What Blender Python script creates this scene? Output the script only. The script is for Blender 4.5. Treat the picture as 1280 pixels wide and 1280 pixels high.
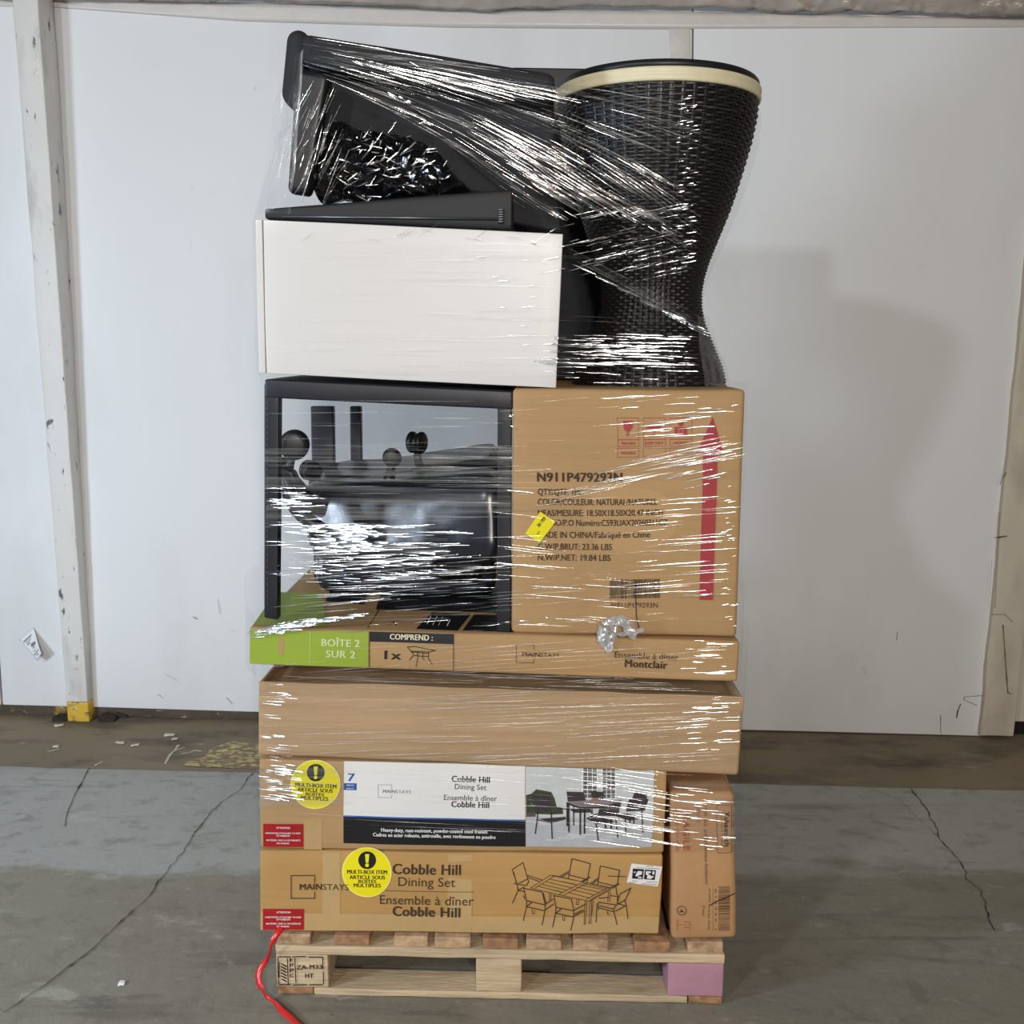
import bpy, bmesh, math, random
from mathutils import Vector, Matrix, noise
random.seed(7)
S = bpy.context.scene
for o in list(bpy.data.objects): bpy.data.objects.remove(o)
COL = S.collection

# ------------------------------------------------------------------ camera
F_PX, CX, CY = 1280.0, 640.0, 640.0
CAM_H, PITCH, ROLL = 1.48, math.radians(9.2), math.radians(0.6)
fwd = Vector((0, math.cos(PITCH), -math.sin(PITCH)))
r0, u0 = Vector((1, 0, 0)), Vector((0, math.sin(PITCH), math.cos(PITCH)))
rgt = math.cos(ROLL)*r0 + math.sin(ROLL)*u0
upv = -math.sin(ROLL)*r0 + math.cos(ROLL)*u0
EYE = Vector((0, 0, CAM_H))
cd = bpy.data.cameras.new('camera'); cam = bpy.data.objects.new('camera', cd); COL.objects.link(cam)
cd.sensor_width = 36; cd.sensor_height = 36; cd.lens = 36*F_PX/1280.0; cd.clip_start = .05; cd.clip_end = 100
M = Matrix((rgt, upv, -fwd)).transposed().to_4x4(); M.translation = EYE
cam.matrix_world = M; S.camera = cam

# ------------------------------------------------------------------ light
S.view_settings.view_transform = 'Standard'; S.view_settings.look = 'None'
S.view_settings.gamma = 1; S.view_settings.exposure = 0.0; S.view_settings.use_curve_mapping = False
W = bpy.data.worlds.new('hall_air'); S.world = W; W.use_nodes = True
bg = W.node_tree.nodes['Background']; bg.inputs[0].default_value = (1.0, .96, .88, 1); bg.inputs[1].default_value = .085
def lamp(name, loc, to, size, power, col, sy=None):
    d = bpy.data.lights.new(name, 'AREA'); d.energy = power; d.color = col
    d.shape = 'RECTANGLE' if sy else 'DISK'; d.size = size
    if sy: d.size_y = sy
    o = bpy.data.objects.new(name, d); COL.objects.link(o); o.location = loc
    o.rotation_euler = (Vector(to)-Vector(loc)).to_track_quat('-Z', 'Y').to_euler(); return o
LA = Vector((-2.65, -1.9, 3.55)); LB = Vector((-2.95, .65, 1.35)); LC = Vector((.2, -3.0, 2.7)); LD = Vector((1.0, -4.2, 2.4)); LR = Vector((.9, -3.0, 2.2))
lamp('hall_lamp', LA, (.3, 2.6, 1.3), .27, 56, (.92, .96, 1.0))
lamp('door_daylight', LB, (-1.0, 3.0, .3), .5, 62, (.70, .84, 1.0))
lamp('hall_lamp', LC, (0, 2.6, 1.2), .35, 92, (1.0, .97, .90), .35)
lamp('hall_lamp', LD, (0.4, 2.6, 1.2), .4, 90, (1.0, .96, .87), .4)
lamp('red_lamp', LR, (0.1, 2.1, 1.8), .08, 5.0, (1.0, .03, .02))

# ------------------------------------------------------------------ projection onto real planes of the place
def ray(px, py):
    return (fwd*F_PX + rgt*(px-CX) - upv*(py-CY)).normalized()
def hit(px, py, P, n):
    d = ray(px, py); return EYE + d*((P-EYE).dot(n)/d.dot(n))
Z = Vector((0, 0, 1))
def floor_at(px, py, z=0): return hit(px, py, Vector((0, 0, z)), Z)
PF0, PF1 = floor_at(349, 1243), floor_at(905, 1256)
tF = (PF1-PF0).normalized(); nF = Vector((-tF.y, tF.x, 0)).normalized()      # nF points to the back
def onF(px, py, off=0.0): return hit(px, py, PF0+nF*off, nF)
WA, WB = floor_at(130, 898), floor_at(1230, 921)
tW = (WB-WA).normalized(); nW = Vector((-tW.y, tW.x, 0)).normalized()
def onW(px, py, off=0.0): return hit(px, py, WA+nW*off, nW)

# ------------------------------------------------------------------ helpers
def tag(o, label=None, cat=None, group=None, kind=None):
    if label: o['label'] = label
    if cat: o['category'] = cat
    if group: o['group'] = group
    if kind: o['kind'] = kind
    return o
def empty(name, loc, label, cat, group=None):
    o = bpy.data.objects.new(name, None); COL.objects.link(o); o.location = loc; o.empty_display_size = .05
    return tag(o, label, cat, group)
def wloc(o):
    v = Vector((0, 0, 0))
    while o is not None: v += o.location; o = o.parent
    return v
def obj(name, verts, faces, m, parent=None, smooth=False, mats=None, fm=None):
    me = bpy.data.meshes.new(name)
    off = wloc(parent) if parent else Vector((0, 0, 0))
    me.from_pydata([tuple(Vector(v)-off) for v in verts], [], faces)
    for k in (mats or [m]): me.materials.append(k)
    if fm: me.polygons.foreach_set('material_index', fm)
    if smooth: me.polygons.foreach_set('use_smooth', [True]*len(me.polygons))
    me.update()
    o = bpy.data.objects.new(name, me); COL.objects.link(o)
    if parent: o.parent = parent
    return o
class MB:
    def __init__(s): s.v = []; s.f = []; s.m = []
    def add(s, vs, fs, m=0):
        b = len(s.v); s.v += [Vector(v) for v in vs]; s.f += [tuple(b+i for i in f) for f in fs]; s.m += [m]*len(fs)
    def build(s, name, m, parent=None, smooth=False, mats=None):
        return obj(name, s.v, s.f, m, parent, smooth, mats, s.m if mats else None)
def lerp(a, b, t): return a+(b-a)*t
def hexa(c, n=(1, 1, 1)): pass
def rbox(c8, r=.006, seg=(8, 8, 8), amp=0.0, freq=5.0, seed=0, bulge=0.0, rs=2):
    """rounded box warped onto eight corners; c8 = front TL TR BR BL, back TL TR BR BL"""
    fTL, fTR, fBR, fBL, bTL, bTR, bBR, bBL = [Vector(c) for c in c8]
    w = (fTR-fTL).length; h = (fTL-fBL).length; d = (bTL-fTL).length
    r = min(r, .49*min(w, h, d))
    def steps(L, n):
        a = [i*r/rs for i in range(rs)]
        return a + [r+(L-2*r)*i/n for i in range(n+1)] + [L-x for x in reversed(a)]
    xs, ys, zs = steps(w, seg[0]), steps(d, seg[1]), steps(h, seg[2])
    nx, ny, nz = len(xs), len(ys), len(zs)
    idx = {}; vs = []; fs = []
    def vid(i, j, k):
        if (i, j, k) in idx: return idx[(i, j, k)]
        p = Vector((xs[i], ys[j], zs[k])); q = Vector((min(max(p.x, r), w-r), min(max(p.y, r), d-r), min(max(p.z, r), h-r)))
        e = p-q
        if e.length > 1e-9:
            ax = [abs(e.x), abs(e.y), abs(e.z)]; e = e.normalized()*max(ax); p = q+e
        u, v, t = p.x/w, p.y/d, p.z/h
        f = lerp(lerp(fBL, fBR, u), lerp(fTL, fTR, u), t); b = lerp(lerp(bBL, bBR, u), lerp(bTL, bTR, u), t)
        P = lerp(f, b, v)
        if bulge: P -= nF*bulge*math.sin(math.pi*u)*math.sin(math.pi*t)*(1-v)
        if amp: P += noise.noise_vector(P*freq+Vector((seed*7.3, 0, 0)))*amp
        idx[(i, j, k)] = len(vs); vs.append(P); return idx[(i, j, k)]
    for i in range(nx-1):
        for k in range(nz-1):
            fs.append((vid(i, 0, k), vid(i+1, 0, k), vid(i+1, 0, k+1), vid(i, 0, k+1)))
            fs.append((vid(i, ny-1, k), vid(i, ny-1, k+1), vid(i+1, ny-1, k+1), vid(i+1, ny-1, k)))
    for j in range(ny-1):
        for k in range(nz-1):
            fs.append((vid(0, j, k), vid(0, j, k+1), vid(0, j+1, k+1), vid(0, j+1, k)))
            fs.append((vid(nx-1, j, k), vid(nx-1, j+1, k), vid(nx-1, j+1, k+1), vid(nx-1, j, k+1)))
    for i in range(nx-1):
        for j in range(ny-1):
            fs.append((vid(i, j, 0), vid(i, j+1, 0), vid(i+1, j+1, 0), vid(i+1, j, 0)))
            fs.append((vid(i, j, nz-1), vid(i+1, j, nz-1), vid(i+1, j+1, nz-1), vid(i, j+1, nz-1)))
    return vs, fs
def front8(TL, TR, BR, BL, off, depth, inset=0.0):
    f = [onF(*p, off) for p in (TL, TR, BR, BL)]
    return f + [p+nF*depth for p in f]
def seg_ribbon(pts, width, nrm, closed=False):
    vs = []; fs = []
    n = len(pts)
    for i, p in enumerate(pts):
        t = (pts[min(i+1, n-1)]-pts[max(i-1, 0)]).normalized(); s = t.cross(nrm).normalized()*width/2
        vs += [p-s, p+s]
    for i in range(n-1): fs.append((2*i, 2*i+1, 2*i+3, 2*i+2))
    return vs, fs
def tube(pts, rad, n=8, cap=True):
    vs = []; fs = []
    if not isinstance(rad, (list, tuple)): rad = [rad]*len(pts)
    up = Vector((0, 0, 1))
    for i, p in enumerate(pts):
        t = (pts[min(i+1, len(pts)-1)]-pts[max(i-1, 0)]).normalized()
        a = t.cross(up if abs(t.z) < .95 else Vector((1, 0, 0))).normalized(); b = t.cross(a)
        for k in range(n):
            an = 2*math.pi*k/n; vs.append(p+(a*math.cos(an)+b*math.sin(an))*rad[i])
    for i in range(len(pts)-1):
        for k in range(n):
            fs.append((i*n+k, i*n+(k+1) % n, (i+1)*n+(k+1) % n, (i+1)*n+k))
    if cap: fs.append(tuple(range(n-1, -1, -1))); fs.append(tuple((len(pts)-1)*n+k for k in range(n)))
    return vs, fs

# ------------------------------------------------------------------ materials
def nt(name):
    m = bpy.data.materials.new(name); m.use_nodes = True; t = m.node_tree; t.nodes.clear()
    out = t.nodes.new('ShaderNodeOutputMaterial'); return m, t, out
def N(t, typ, **kw):
    n = t.nodes.new('ShaderNode'+typ)
    for k, v in kw.items():
        if k.startswith('i_'): n.inputs[k[2:].replace('_', ' ')].default_value = v
        else: setattr(n, k, v)
    return n
def ramp(t, stops):
    n = t.nodes.new('ShaderNodeValToRGB'); e = n.color_ramp.elements
    while len(e) > 1: e.remove(e[-1])
    e[0].position = stops[0][0]; e[0].color = (*stops[0][1], 1) if len(stops[0][1]) == 3 else stops[0][1]
    for p, c in stops[1:]:
        x = e.new(p); x.color = (*c, 1)
    return n
def lin(r, g, b):
    f = lambda c: (c/255/12.92) if c/255 <= .04045 else ((c/255+.055)/1.055)**2.4
    return (f(r), f(g), f(b))
def surf(name, col, rough=.6, var=.12, scale=6.0, bump=0.0, bscale=60.0, stretch=(1, 1, 1), metallic=0.0, spec=.5, fine=0.0, fstretch=(1, 1, 1), coat=0.0, layers=()):
    m, t, out = nt(name)
    L = t.links.new
    b = N(t, 'BsdfPrincipled'); b.inputs['Roughness'].default_value = rough; b.inputs['Metallic'].default_value = metallic
    b.inputs['Specular IOR Level'].default_value = spec; b.inputs['Coat Weight'].default_value = coat
    L(b.outputs[0], out.inputs[0])
    tc = N(t, 'TexCoord'); mp = N(t, 'Mapping'); mp.inputs['Scale'].default_value = stretch; L(tc.outputs['Object'], mp.inputs[0])
    no = N(t, 'TexNoise'); no.inputs['Scale'].default_value = scale; no.inputs['Detail'].default_value = 6; L(mp.outputs[0], no.inputs['Vector'])
    c0 = tuple(max(0, c*(1-var)) for c in col); c1 = tuple(min(1, c*(1+var)) for c in col)
    rp = ramp(t, [(.3, c0), (.7, c1)]); L(no.outputs[0], rp.inputs[0]); cur = rp.outputs[0]
    if fine:
        mp2 = N(t, 'Mapping'); mp2.inputs['Scale'].default_value = fstretch; L(tc.outputs['Object'], mp2.inputs[0])
        n2 = N(t, 'TexNoise'); n2.inputs['Scale'].default_value = 1.0; n2.inputs['Detail'].default_value = 5; L(mp2.outputs[0], n2.inputs['Vector'])
        r2 = ramp(t, [(.35, (1-fine,)*3), (.6, (1, 1, 1))]); L(n2.outputs[0], r2.inputs[0])
        mx = N(t, 'MixRGB', blend_type='MULTIPLY'); mx.inputs[0].default_value = 1; L(cur, mx.inputs[1]); L(r2.outputs[0], mx.inputs[2]); cur = mx.outputs[0]
    for (lc, lscale, lo, hi, st, amt) in layers:
        mp3 = N(t, 'Mapping'); mp3.inputs['Scale'].default_value = st; mp3.inputs['Location'].default_value = (lscale*1.7, 3.1, lscale); L(tc.outputs['Object'], mp3.inputs[0])
        n3 = N(t, 'TexNoise'); n3.inputs['Scale'].default_value = lscale; n3.inputs['Detail'].default_value = 8; n3.inputs['Roughness'].default_value = .6; L(mp3.outputs[0], n3.inputs['Vector'])
        r3 = ramp(t, [(lo, (0, 0, 0)), (hi, (amt,)*3)]); L(n3.outputs[0], r3.inputs[0])
        mx = N(t, 'MixRGB'); mx.inputs[2].default_value = (*lc, 1); L(r3.outputs[0], mx.inputs[0]); L(cur, mx.inputs[1]); cur = mx.outputs[0]
    L(cur, b.inputs['Base Color'])
    if bump:
        n4 = N(t, 'TexNoise'); n4.inputs['Scale'].default_value = bscale; n4.inputs['Detail'].default_value = 4; L(mp.outputs[0], n4.inputs['Vector'])
        bp = N(t, 'Bump'); bp.inputs['Strength'].default_value = bump; bp.inputs['Distance'].default_value = .01; L(n4.outputs[0], bp.inputs['Height']); L(bp.outputs[0], b.inputs['Normal'])
    return m
K = {}
K['kraft'] = surf('kraft_cardboard', lin(182, 146, 100), .75, .07, 3, .12, 30, fine=.07, fstretch=(1.5, 1.5, 120))
K['kraft_dark'] = surf('amber_cardboard', lin(183, 142, 84), .7, .08, 3, .15, 22, fine=.06, fstretch=(1.5, 1.5, 90))
K['kraft_pale'] = surf('pale_cardboard', lin(184, 152, 114), .75, .06, 2.5, .12, 20, fine=.16, fstretch=(1.2, 1.2, 55))
K['tape_brown'] = surf('clear_brown_tape', lin(190, 158, 108), .25, .05, 9, .15, 30, spec=.7)
K['kraft_red'] = surf('reddish_cardboard', lin(184, 140, 96), .7, .10, 4, .2, 30)
K['ink'] = surf('black_ink', lin(62, 46, 34), .8, .15, 20)
K['ink_black'] = surf('solid_black_print', lin(22, 22, 26), .5, .1, 10)
K['red_ink'] = surf('red_ink', lin(172, 60, 64), .7, .08, 9)
K['faint_red'] = surf('faint_red_ink', lin(170, 88, 62), .8, .15, 30)
K['white_print'] = surf('white_print', lin(232, 230, 226), .5, .02, 5)
K['green'] = surf('green_print', lin(150, 172, 52), .55, .05, 6)
K['pale_ink'] = surf('pale_green_ink', lin(206, 216, 160), .6, .04, 9)
K['blue'] = surf('blue_print', lin(38, 92, 166), .5, .04, 8)
K['yellow'] = surf('yellow_sticker', lin(238, 222, 20), .4, .03, 8)
K['yellow_edge'] = surf('pale_yellow_edge', lin(244, 236, 130), .4, .03, 8)
K['red_label'] = surf('red_label', lin(168, 28, 34), .35, .07, 14, .1, 40)
K['wood'] = surf('pale_pine', lin(206, 182, 148), .75, .14, 5, .25, 30, stretch=(1, 6, 6), fine=.25, fstretch=(6, 60, 160), layers=[(lin(120, 96, 70), 5.0, .6, .75, (1, 3, 3), .5)])
K['wood_end'] = surf('sawn_end_grain', lin(184, 152, 118), .8, .3, 45, .3, 60, layers=[(lin(128, 84, 56), 12.0, .5, .7, (1, 1, 3), .6)])
K['wood_end2'] = surf('reddish_end_grain', lin(160, 120, 86), .8, .3, 45, .3, 60, layers=[(lin(110, 70, 46), 14.0, .5, .7, (1, 1, 3), .6)])
K['pink'] = surf('pink_painted_wood', lin(180, 134, 150), .7, .06, 7, .15, 40)
K['white_lam'] = surf('white_laminate', lin(224, 221, 217), .35, .015, 3)
K['metal_black'] = surf('black_powder_coat', lin(30, 31, 38), .45, .12, 12)
K['fabric_black'] = surf('black_fabric', lin(38, 38, 42), .8, .12, 20, .2, 200)
K['bag'] = surf('glossy_black_plastic', lin(34, 38, 46), .27, .15, 12, .12, 10, spec=.8)
K['crumple'] = surf('crumpled_black_plastic', lin(16, 16, 19), .12, .1, 12, .2, 60, spec=.8)
K['plastic'] = surf('black_plastic', lin(25, 26, 30), .42, .1, 12)
K['tabletop'] = surf('dark_tabletop', lin(20, 21, 25), .6, .1, 12)
K['wicker'] = surf('black_wicker', lin(28, 26, 26), .40, .2, 60, .1, 200, spec=.6)
K['cream'] = surf('cream_cord', lin(222, 212, 178), .5, .05, 40)
K['chrome'] = surf('dull_metal', lin(120, 122, 128), .35, .05, 30, metallic=.8)
K['ribbon'] = surf('red_ribbon', lin(214, 40, 40), .3, .06, 20, spec=.7)
K['paper'] = surf('white_paper', lin(235, 236, 240), .6, .02, 20)
K['grey_ink'] = surf('grey_ink', lin(120, 120, 128), .8, .1, 30)
K['wall'] = surf('white_wall_panel', lin(226, 228, 230), .6, .02, 1.2, .03, 8, layers=[(lin(178, 178, 176), 1.1, .5, .75, (1, 1, .45), .45), (lin(140, 140, 138), 9.0, .68, .74, (1, 1, .3), .4)])
K['wall_warm'] = surf('cream_wrapped_panel', lin(205, 196, 180), .6, .04, 2, .1, 12, layers=[(lin(150, 136, 120), 4.0, .55, .72, (1, 1, .4), .5)])
K['tape'] = surf('pale_tape', lin(208, 203, 198), .35, .03, 4, .2, 22)
K['drape'] = surf('grey_plastic_drape', lin(182, 172, 163), .24, .10, 6, .3, 30, spec=.8)
K['post'] = surf('chipped_white_paint', lin(218, 216, 212), .5, .03, 5, .1, 30, layers=[(lin(70, 72, 74), 26.0, .635, .67, (1, 1, .4), .9), (lin(150, 148, 142), 8.0, .52, .70, (1, 1, .3), .55), (lin(110, 110, 108), 40.0, .64, .68, (1, 1, .3), .7)])
K['post_yellow'] = surf('chipped_yellow_paint', lin(214, 176, 60), .6, .1, 12, .1, 30, layers=[(lin(96, 84, 66), 24.0, .55, .63, (1, 1, 1), .9), (lin(226, 220, 206), 15.0, .58, .64, (1, 1, 1), .8)])
K['chip'] = surf('grey_paint_flake', lin(190, 184, 168), .8, .15, 60)
K['curb'] = surf('dirty_curb', lin(78, 68, 56), .85, .3, 12, .5, 30, layers=[(lin(190, 152, 60), 9.0, .58, .66, (1, 1, 1), .7), (lin(190, 176, 160), 16.0, .62, .68, (1, 1, 3), .7)])
K['crack'] = surf('dark_crack', lin(62, 58, 50), .95, .1, 20)
K['scuff'] = surf('grey_scuff', lin(128, 128, 130), .9, .1, 20)
K['debris'] = surf('dark_debris', lin(50, 42, 36), .9, .2, 30)
K['gap'] = surf('gap_shade', lin(20, 18, 16), .9, .1, 9)
def floor_mat():
    m, t, out = nt('stained_concrete'); L = t.links.new
    b = N(t, 'BsdfPrincipled'); b.inputs['Roughness'].default_value = .62; L(b.outputs[0], out.inputs[0])
    tc = N(t, 'TexCoord'); P = tc.outputs['Object']
    def noi(s, d=6, r=.55, sc=(1, 1, 1), loc=(0, 0, 0), dist=0):
        mp = N(t, 'Mapping'); mp.inputs['Scale'].default_value = sc; mp.inputs['Location'].default_value = loc; L(P, mp.inputs[0])
        n = N(t, 'TexNoise'); n.inputs['Scale'].default_value = s; n.inputs['Detail'].default_value = d; n.inputs['Roughness'].default_value = r; n.inputs['Distortion'].default_value = dist
        L(mp.outputs[0], n.inputs['Vector']); return n.outputs[0]
    def mixc(f, a, bcol):
        mx = N(t, 'MixRGB'); L(f, mx.inputs[0]); L(a, mx.inputs[1]) if not isinstance(a, tuple) else setattr(mx.inputs[1], 'default_value', (*a, 1))
        mx.inputs[2].default_value = (*bcol, 1); return mx.outputs[0]
    def rng(v, lo, hi, a=0., z=1.):
        n = N(t, 'MapRange'); n.interpolation_type = 'SMOOTHSTEP'; L(v, n.inputs[0]); n.inputs[1].default_value = lo; n.inputs[2].default_value = hi; n.inputs[3].default_value = a; n.inputs[4].default_value = z; return n.outputs[0]
    def mul(a, c):
        n = N(t, 'Math', operation='MULTIPLY'); L(a, n.inputs[0]); (L(c, n.inputs[1]) if not isinstance(c, float) else setattr(n.inputs[1], 'default_value', c)); return n.outputs[0]
    def add(a, c):
        n = N(t, 'Math', operation='ADD'); L(a, n.inputs[0]); (L(c, n.inputs[1]) if not isinstance(c, float) else setattr(n.inputs[1], 'default_value', c)); return n.outputs[0]
    base = ramp(t, [(.3, lin(124, 118, 104)), (.7, lin(144, 139, 126))]); L(noi(1.3), base.inputs[0]); cur = base.outputs[0]
    sp = N(t, 'SeparateXYZ'); L(P, sp.inputs[0]); y, x = sp.outputs[1], sp.outputs[0]
    # bare, paler concrete band between about 2.75 and 3.3 m, wavy edges
    yy = add(y, mul(add(noi(1.6, 8, .6, (1, 2.2, 1)), -.5), .9))
    band = mul(rng(yy, 2.66, 2.78), rng(y, 3.6, 3.3))
    cur = mixc(mul(band, .62), cur, lin(178, 179, 177))
    # long trowel streaks
    cur = mixc(mul(rng(noi(2.2, 7, .6, (.5, 4, 1), (3, 0, 0), .6), .56, .68), .42), cur, lin(80, 76, 68))
    cur = mixc(mul(rng(noi(9, 9, .7, (1, 1.3, 1), (2, 9, 0), .4), .50, .66), .38), cur, lin(96, 90, 80))
    cur = mixc(mul(rng(noi(14, 9, .72, (1, 1.5, 1), (9, 1, 0)), .56, .68), .35), cur, lin(176, 172, 162))
    # pale worn patches
    cur = mixc(mul(rng(noi(2.6, 9, .68, (1, 1.8, 1), (7, 2, 0)), .60, .68), .5), cur, lin(186, 182, 172))
    cur = mixc(mul(rng(noi(22, 6, .6, (1, 1, 1), (1, 5, 0)), .62, .72), .35), cur, lin(92, 88, 82))
    cur = mixc(mul(rng(noi(90, 3, .6), .62, .8), .3), cur, lin(170, 168, 160))
    L(cur, b.inputs['Base Color'])
    h = noi(30, 8, .65); bp = N(t, 'Bump'); bp.inputs['Strength'].default_value = .35; bp.inputs['Distance'].default_value = .01; L(h, bp.inputs['Height']); L(bp.outputs[0], b.inputs['Normal'])
    rr = rng(noi(3, 6), .3, .7, .5, .75); L(rr, b.inputs['Roughness'])
    return m
K['floor'] = floor_mat()
K['strip'] = surf('brown_screed', lin(130, 116, 93), .75, .14, 2.2, .2, 40, layers=[(lin(78, 66, 54), 3.0, .5, .65, (1, 2, 1), .7), (lin(180, 170, 150), 9.0, .66, .7, (1, 2.4, 1), .6)])
K['paint_patch'] = surf('worn_yellow_paint', lin(196, 176, 118), .75, .2, 12, .2, 40, layers=[(lin(128, 112, 88), 34.0, .42, .54, (1, 1.6, 1), 1.0)])

# ------------------------------------------------------------------ setting: floor
b = MB(); b.add([(-6, -6, 0), (6, -6, 0), (6, 6, 0), (-6, 6, 0)], [(0, 1, 2, 3)])
FL = b.build('floor', K['floor']); tag(FL, 'grey stained concrete floor with hairline cracks', kind='structure')
sA, sB = floor_at(0, 958), floor_at(1280, 988)
ts = (sB-sA).normalized(); ns = Vector((-ts.y, ts.x, 0))
b = MB(); q = [sA-ts*3, sB+ts*3]; n = 60; vs = []; fs = []
for i in range(n+1):
    p = lerp(q[0], q[1], i/n); p = p+ns*noise.noise(p*3)*.012
    vs += [Vector((p.x, p.y, .0015)), Vector((p.x, p.y, 0))+ns*1.6+Vector((0, 0, .0015))]
for i in range(n): fs.append((2*i, 2*i+2, 2*i+3, 2*i+1))
b.add(vs, fs); tag(b.build('screed_strip', K['strip'], FL), 'brown screed strip along the wall')
# crack lines
def crack(name, px, w=.004, jit=.012, seed=0):
    pts = [floor_at(x, y, .003) for x, y in px]; out = []
    for i in range(len(pts)-1):
        m_ = max(3, int((pts[i+1]-pts[i]).length/.012))
        for k in range(m_):
            p = lerp(pts[i], pts[i+1], k/m_); nv = noise.noise_vector(p*9+Vector((seed, 0, 0)))+noise.noise_vector(p*34+Vector((seed, 5, 0)))*.55
            p = p+Vector((nv.x, nv.y, 0))*jit; out.append(p)
    vs = []; fs = []
    for i, p in enumerate(out):
        t_ = (out[min(i+1, len(out)-1)]-out[max(i-1, 0)]).normalized(); s_ = Vector((-t_.y, t_.x, 0))*w*(.15+.75*abs(noise.noise(p*26)))
        vs += [p-s_, p+s_]
    for i in range(len(out)-1): fs.append((2*i, 2*i+1, 2*i+3, 2*i+2))
    obj(name, vs, fs, K['crack'], FL)
crack('crack', [(318, 966), (300, 985), (268, 1011), (243, 1040), (231, 1067), (214, 1083), (190, 1118), (160, 1145), (118, 1182), (72, 1220), (40, 1240), (0, 1270)], .0042)
crack('crack', [(1140, 985), (1158, 1012), (1174, 1036), (1176, 1048), (1200, 1080), (1208, 1090), (1209, 1100), (1225, 1112), (1232, 1130), (1245, 1165)], .0042, seed=4)
crack('crack', [(1085, 983), (1125, 1000), (1160, 1035), (1175, 1050)], .002, seed=8)
crack('crack', [(112, 960), (104, 975), (96, 988), (86, 1012), (80, 1035)], .005, .004, seed=5)
for sc in ([(206, 955), (212, 944), (219, 937), (223, 931)], [(217, 939), (224, 936), (231, 934)], [(226, 942), (236, 941), (243, 938), (252, 939)], [(59, 940), (66, 938), (74, 936)], [(128, 952), (118, 957)]):
    pts = [floor_at(x, y, .003) for x, y in sc]; vs = []; fs = []
    P = [lerp(pts[i], pts[i+1], k/6) for i in range(len(pts)-1) for k in range(6)]+[pts[-1]]
    for i, p in enumerate(P):
        t_ = (P[min(i+1, len(P)-1)]-P[max(i-1, 0)]).normalized(); s_ = Vector((-t_.y, t_.x, 0))*(.003+.006*abs(noise.noise(p*22))); vs += [p-s_, p+s_]
    obj('scratch', vs, [(2*i, 2*i+1, 2*i+3, 2*i+2) for i in range(len(P)-1)], K['chip'], FL)
# yellow paint remnant beside the stack
cs = [(232, 958), (262, 938), (292, 927), (320, 930), (345, 935), (345, 958), (300, 960)]
c0 = Vector((0, 0, 0)); pp = [floor_at(x, y, .0035) for x, y in cs]
for p in pp: c0 += p/len(pp)
vs = [c0]; 
for i in range(len(pp)):
    for k in range(6):
        p = lerp(pp[i], pp[(i+1) % len(pp)], k/6); vs.append(c0+(p-c0)*(1+.22*noise.noise(p*14)))
obj('yellow_paint_remnant', vs, [(0, 1+i, 1+(i+1) % (len(vs)-1)) for i in range(len(vs)-1)], K['paint_patch'], FL)

# ------------------------------------------------------------------ setting: wall
WALL = empty('wall_back', WA, 'white panelled warehouse wall behind the wrapped pallet', None); del WALL['label']
WALL['kind'] = 'structure'; WALL['label'] = 'white sheathed warehouse wall with black scuffs at its foot'
def wpanel(x0, x1, yb0, yb1, off=0.0, th=.02, m='wall', ytop=-160, name='panel', x0t=None, x1t=None, ytop1=None):
    f = [onW(x0t if x0t is not None else x0, ytop, off), onW(x1t if x1t is not None else x1, ytop if ytop1 is None else ytop1, off), onW(x1, yb1, off), onW(x0, yb0, off)]
    vs, fs = rbox(f+[p+nW*th for p in f], .003, (8, 1, 8), .0015, 1.5, x0)
    return obj(name, vs, fs, K[m], WALL, True)
wpanel(-700, 1, 880, 881, x0t=-560, x1t=-72)
wpanel(3.5, 108, 881, 884, x0t=-69, x1t=52)
wpanel(110, 862, 884, 906, x0t=54, x1t=866)
wpanel(864, 1226, 911, 920, x0t=868, x1t=1340, off=-.004)
wpanel(1268, 2100, 902, 915, x0t=1375, x1t=2300, off=.03, m='wall_warm')
# studs wrapped in cream sheet at the right end
f = [(1291, 250), (1340, 250), (1268, 921), (1226, 919)]
g = [onW(*p, -.03) for p in f]; vs, fs = rbox(g+[p+nW*.05 for p in g], .006, (6, 1, 24), .006, 6, 3)
o = obj('trim_1', vs, fs, K['wall_warm'], None, True); tag(o, 'cream sheet-wrapped corner stud at the wall end', kind='structure')
# the dark curb the panels stand over
a0, a1 = onW(-700, 900, .012), onW(900, 912, .012)
for zz in ('x',):
    p0, p1 = WA-tW*4+nW*.012, WA+tW*2.62+nW*.012
    c = [p0+Z*.09, p1+Z*.075, p1, p0]; vs, fs = rbox(c+[p+nW*.1 for p in c], .008, (60, 1, 3), .007, 9, 2)
    o = obj('baseboard_back', vs, fs, K['curb'], None, True); tag(o, 'dirty dark curb with yellow flecks under the panels', kind='structure')
    p0, p1 = WA+tW*2.63+nW*.03, WA+tW*5+nW*.03
    c = [p0+Z*.06, p1+Z*.06, p1, p0]; vs, fs = rbox(c+[p+nW*.1 for p in c], .008, (20, 1, 3), .004, 9, 5)  # solid black box stands in for the shade inside the gap
    o = obj('baseboard_back', vs, fs, K['gap'], None, True); tag(o, 'black strip painted as the shade of the gap under the far-right panels', kind='structure')
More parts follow.
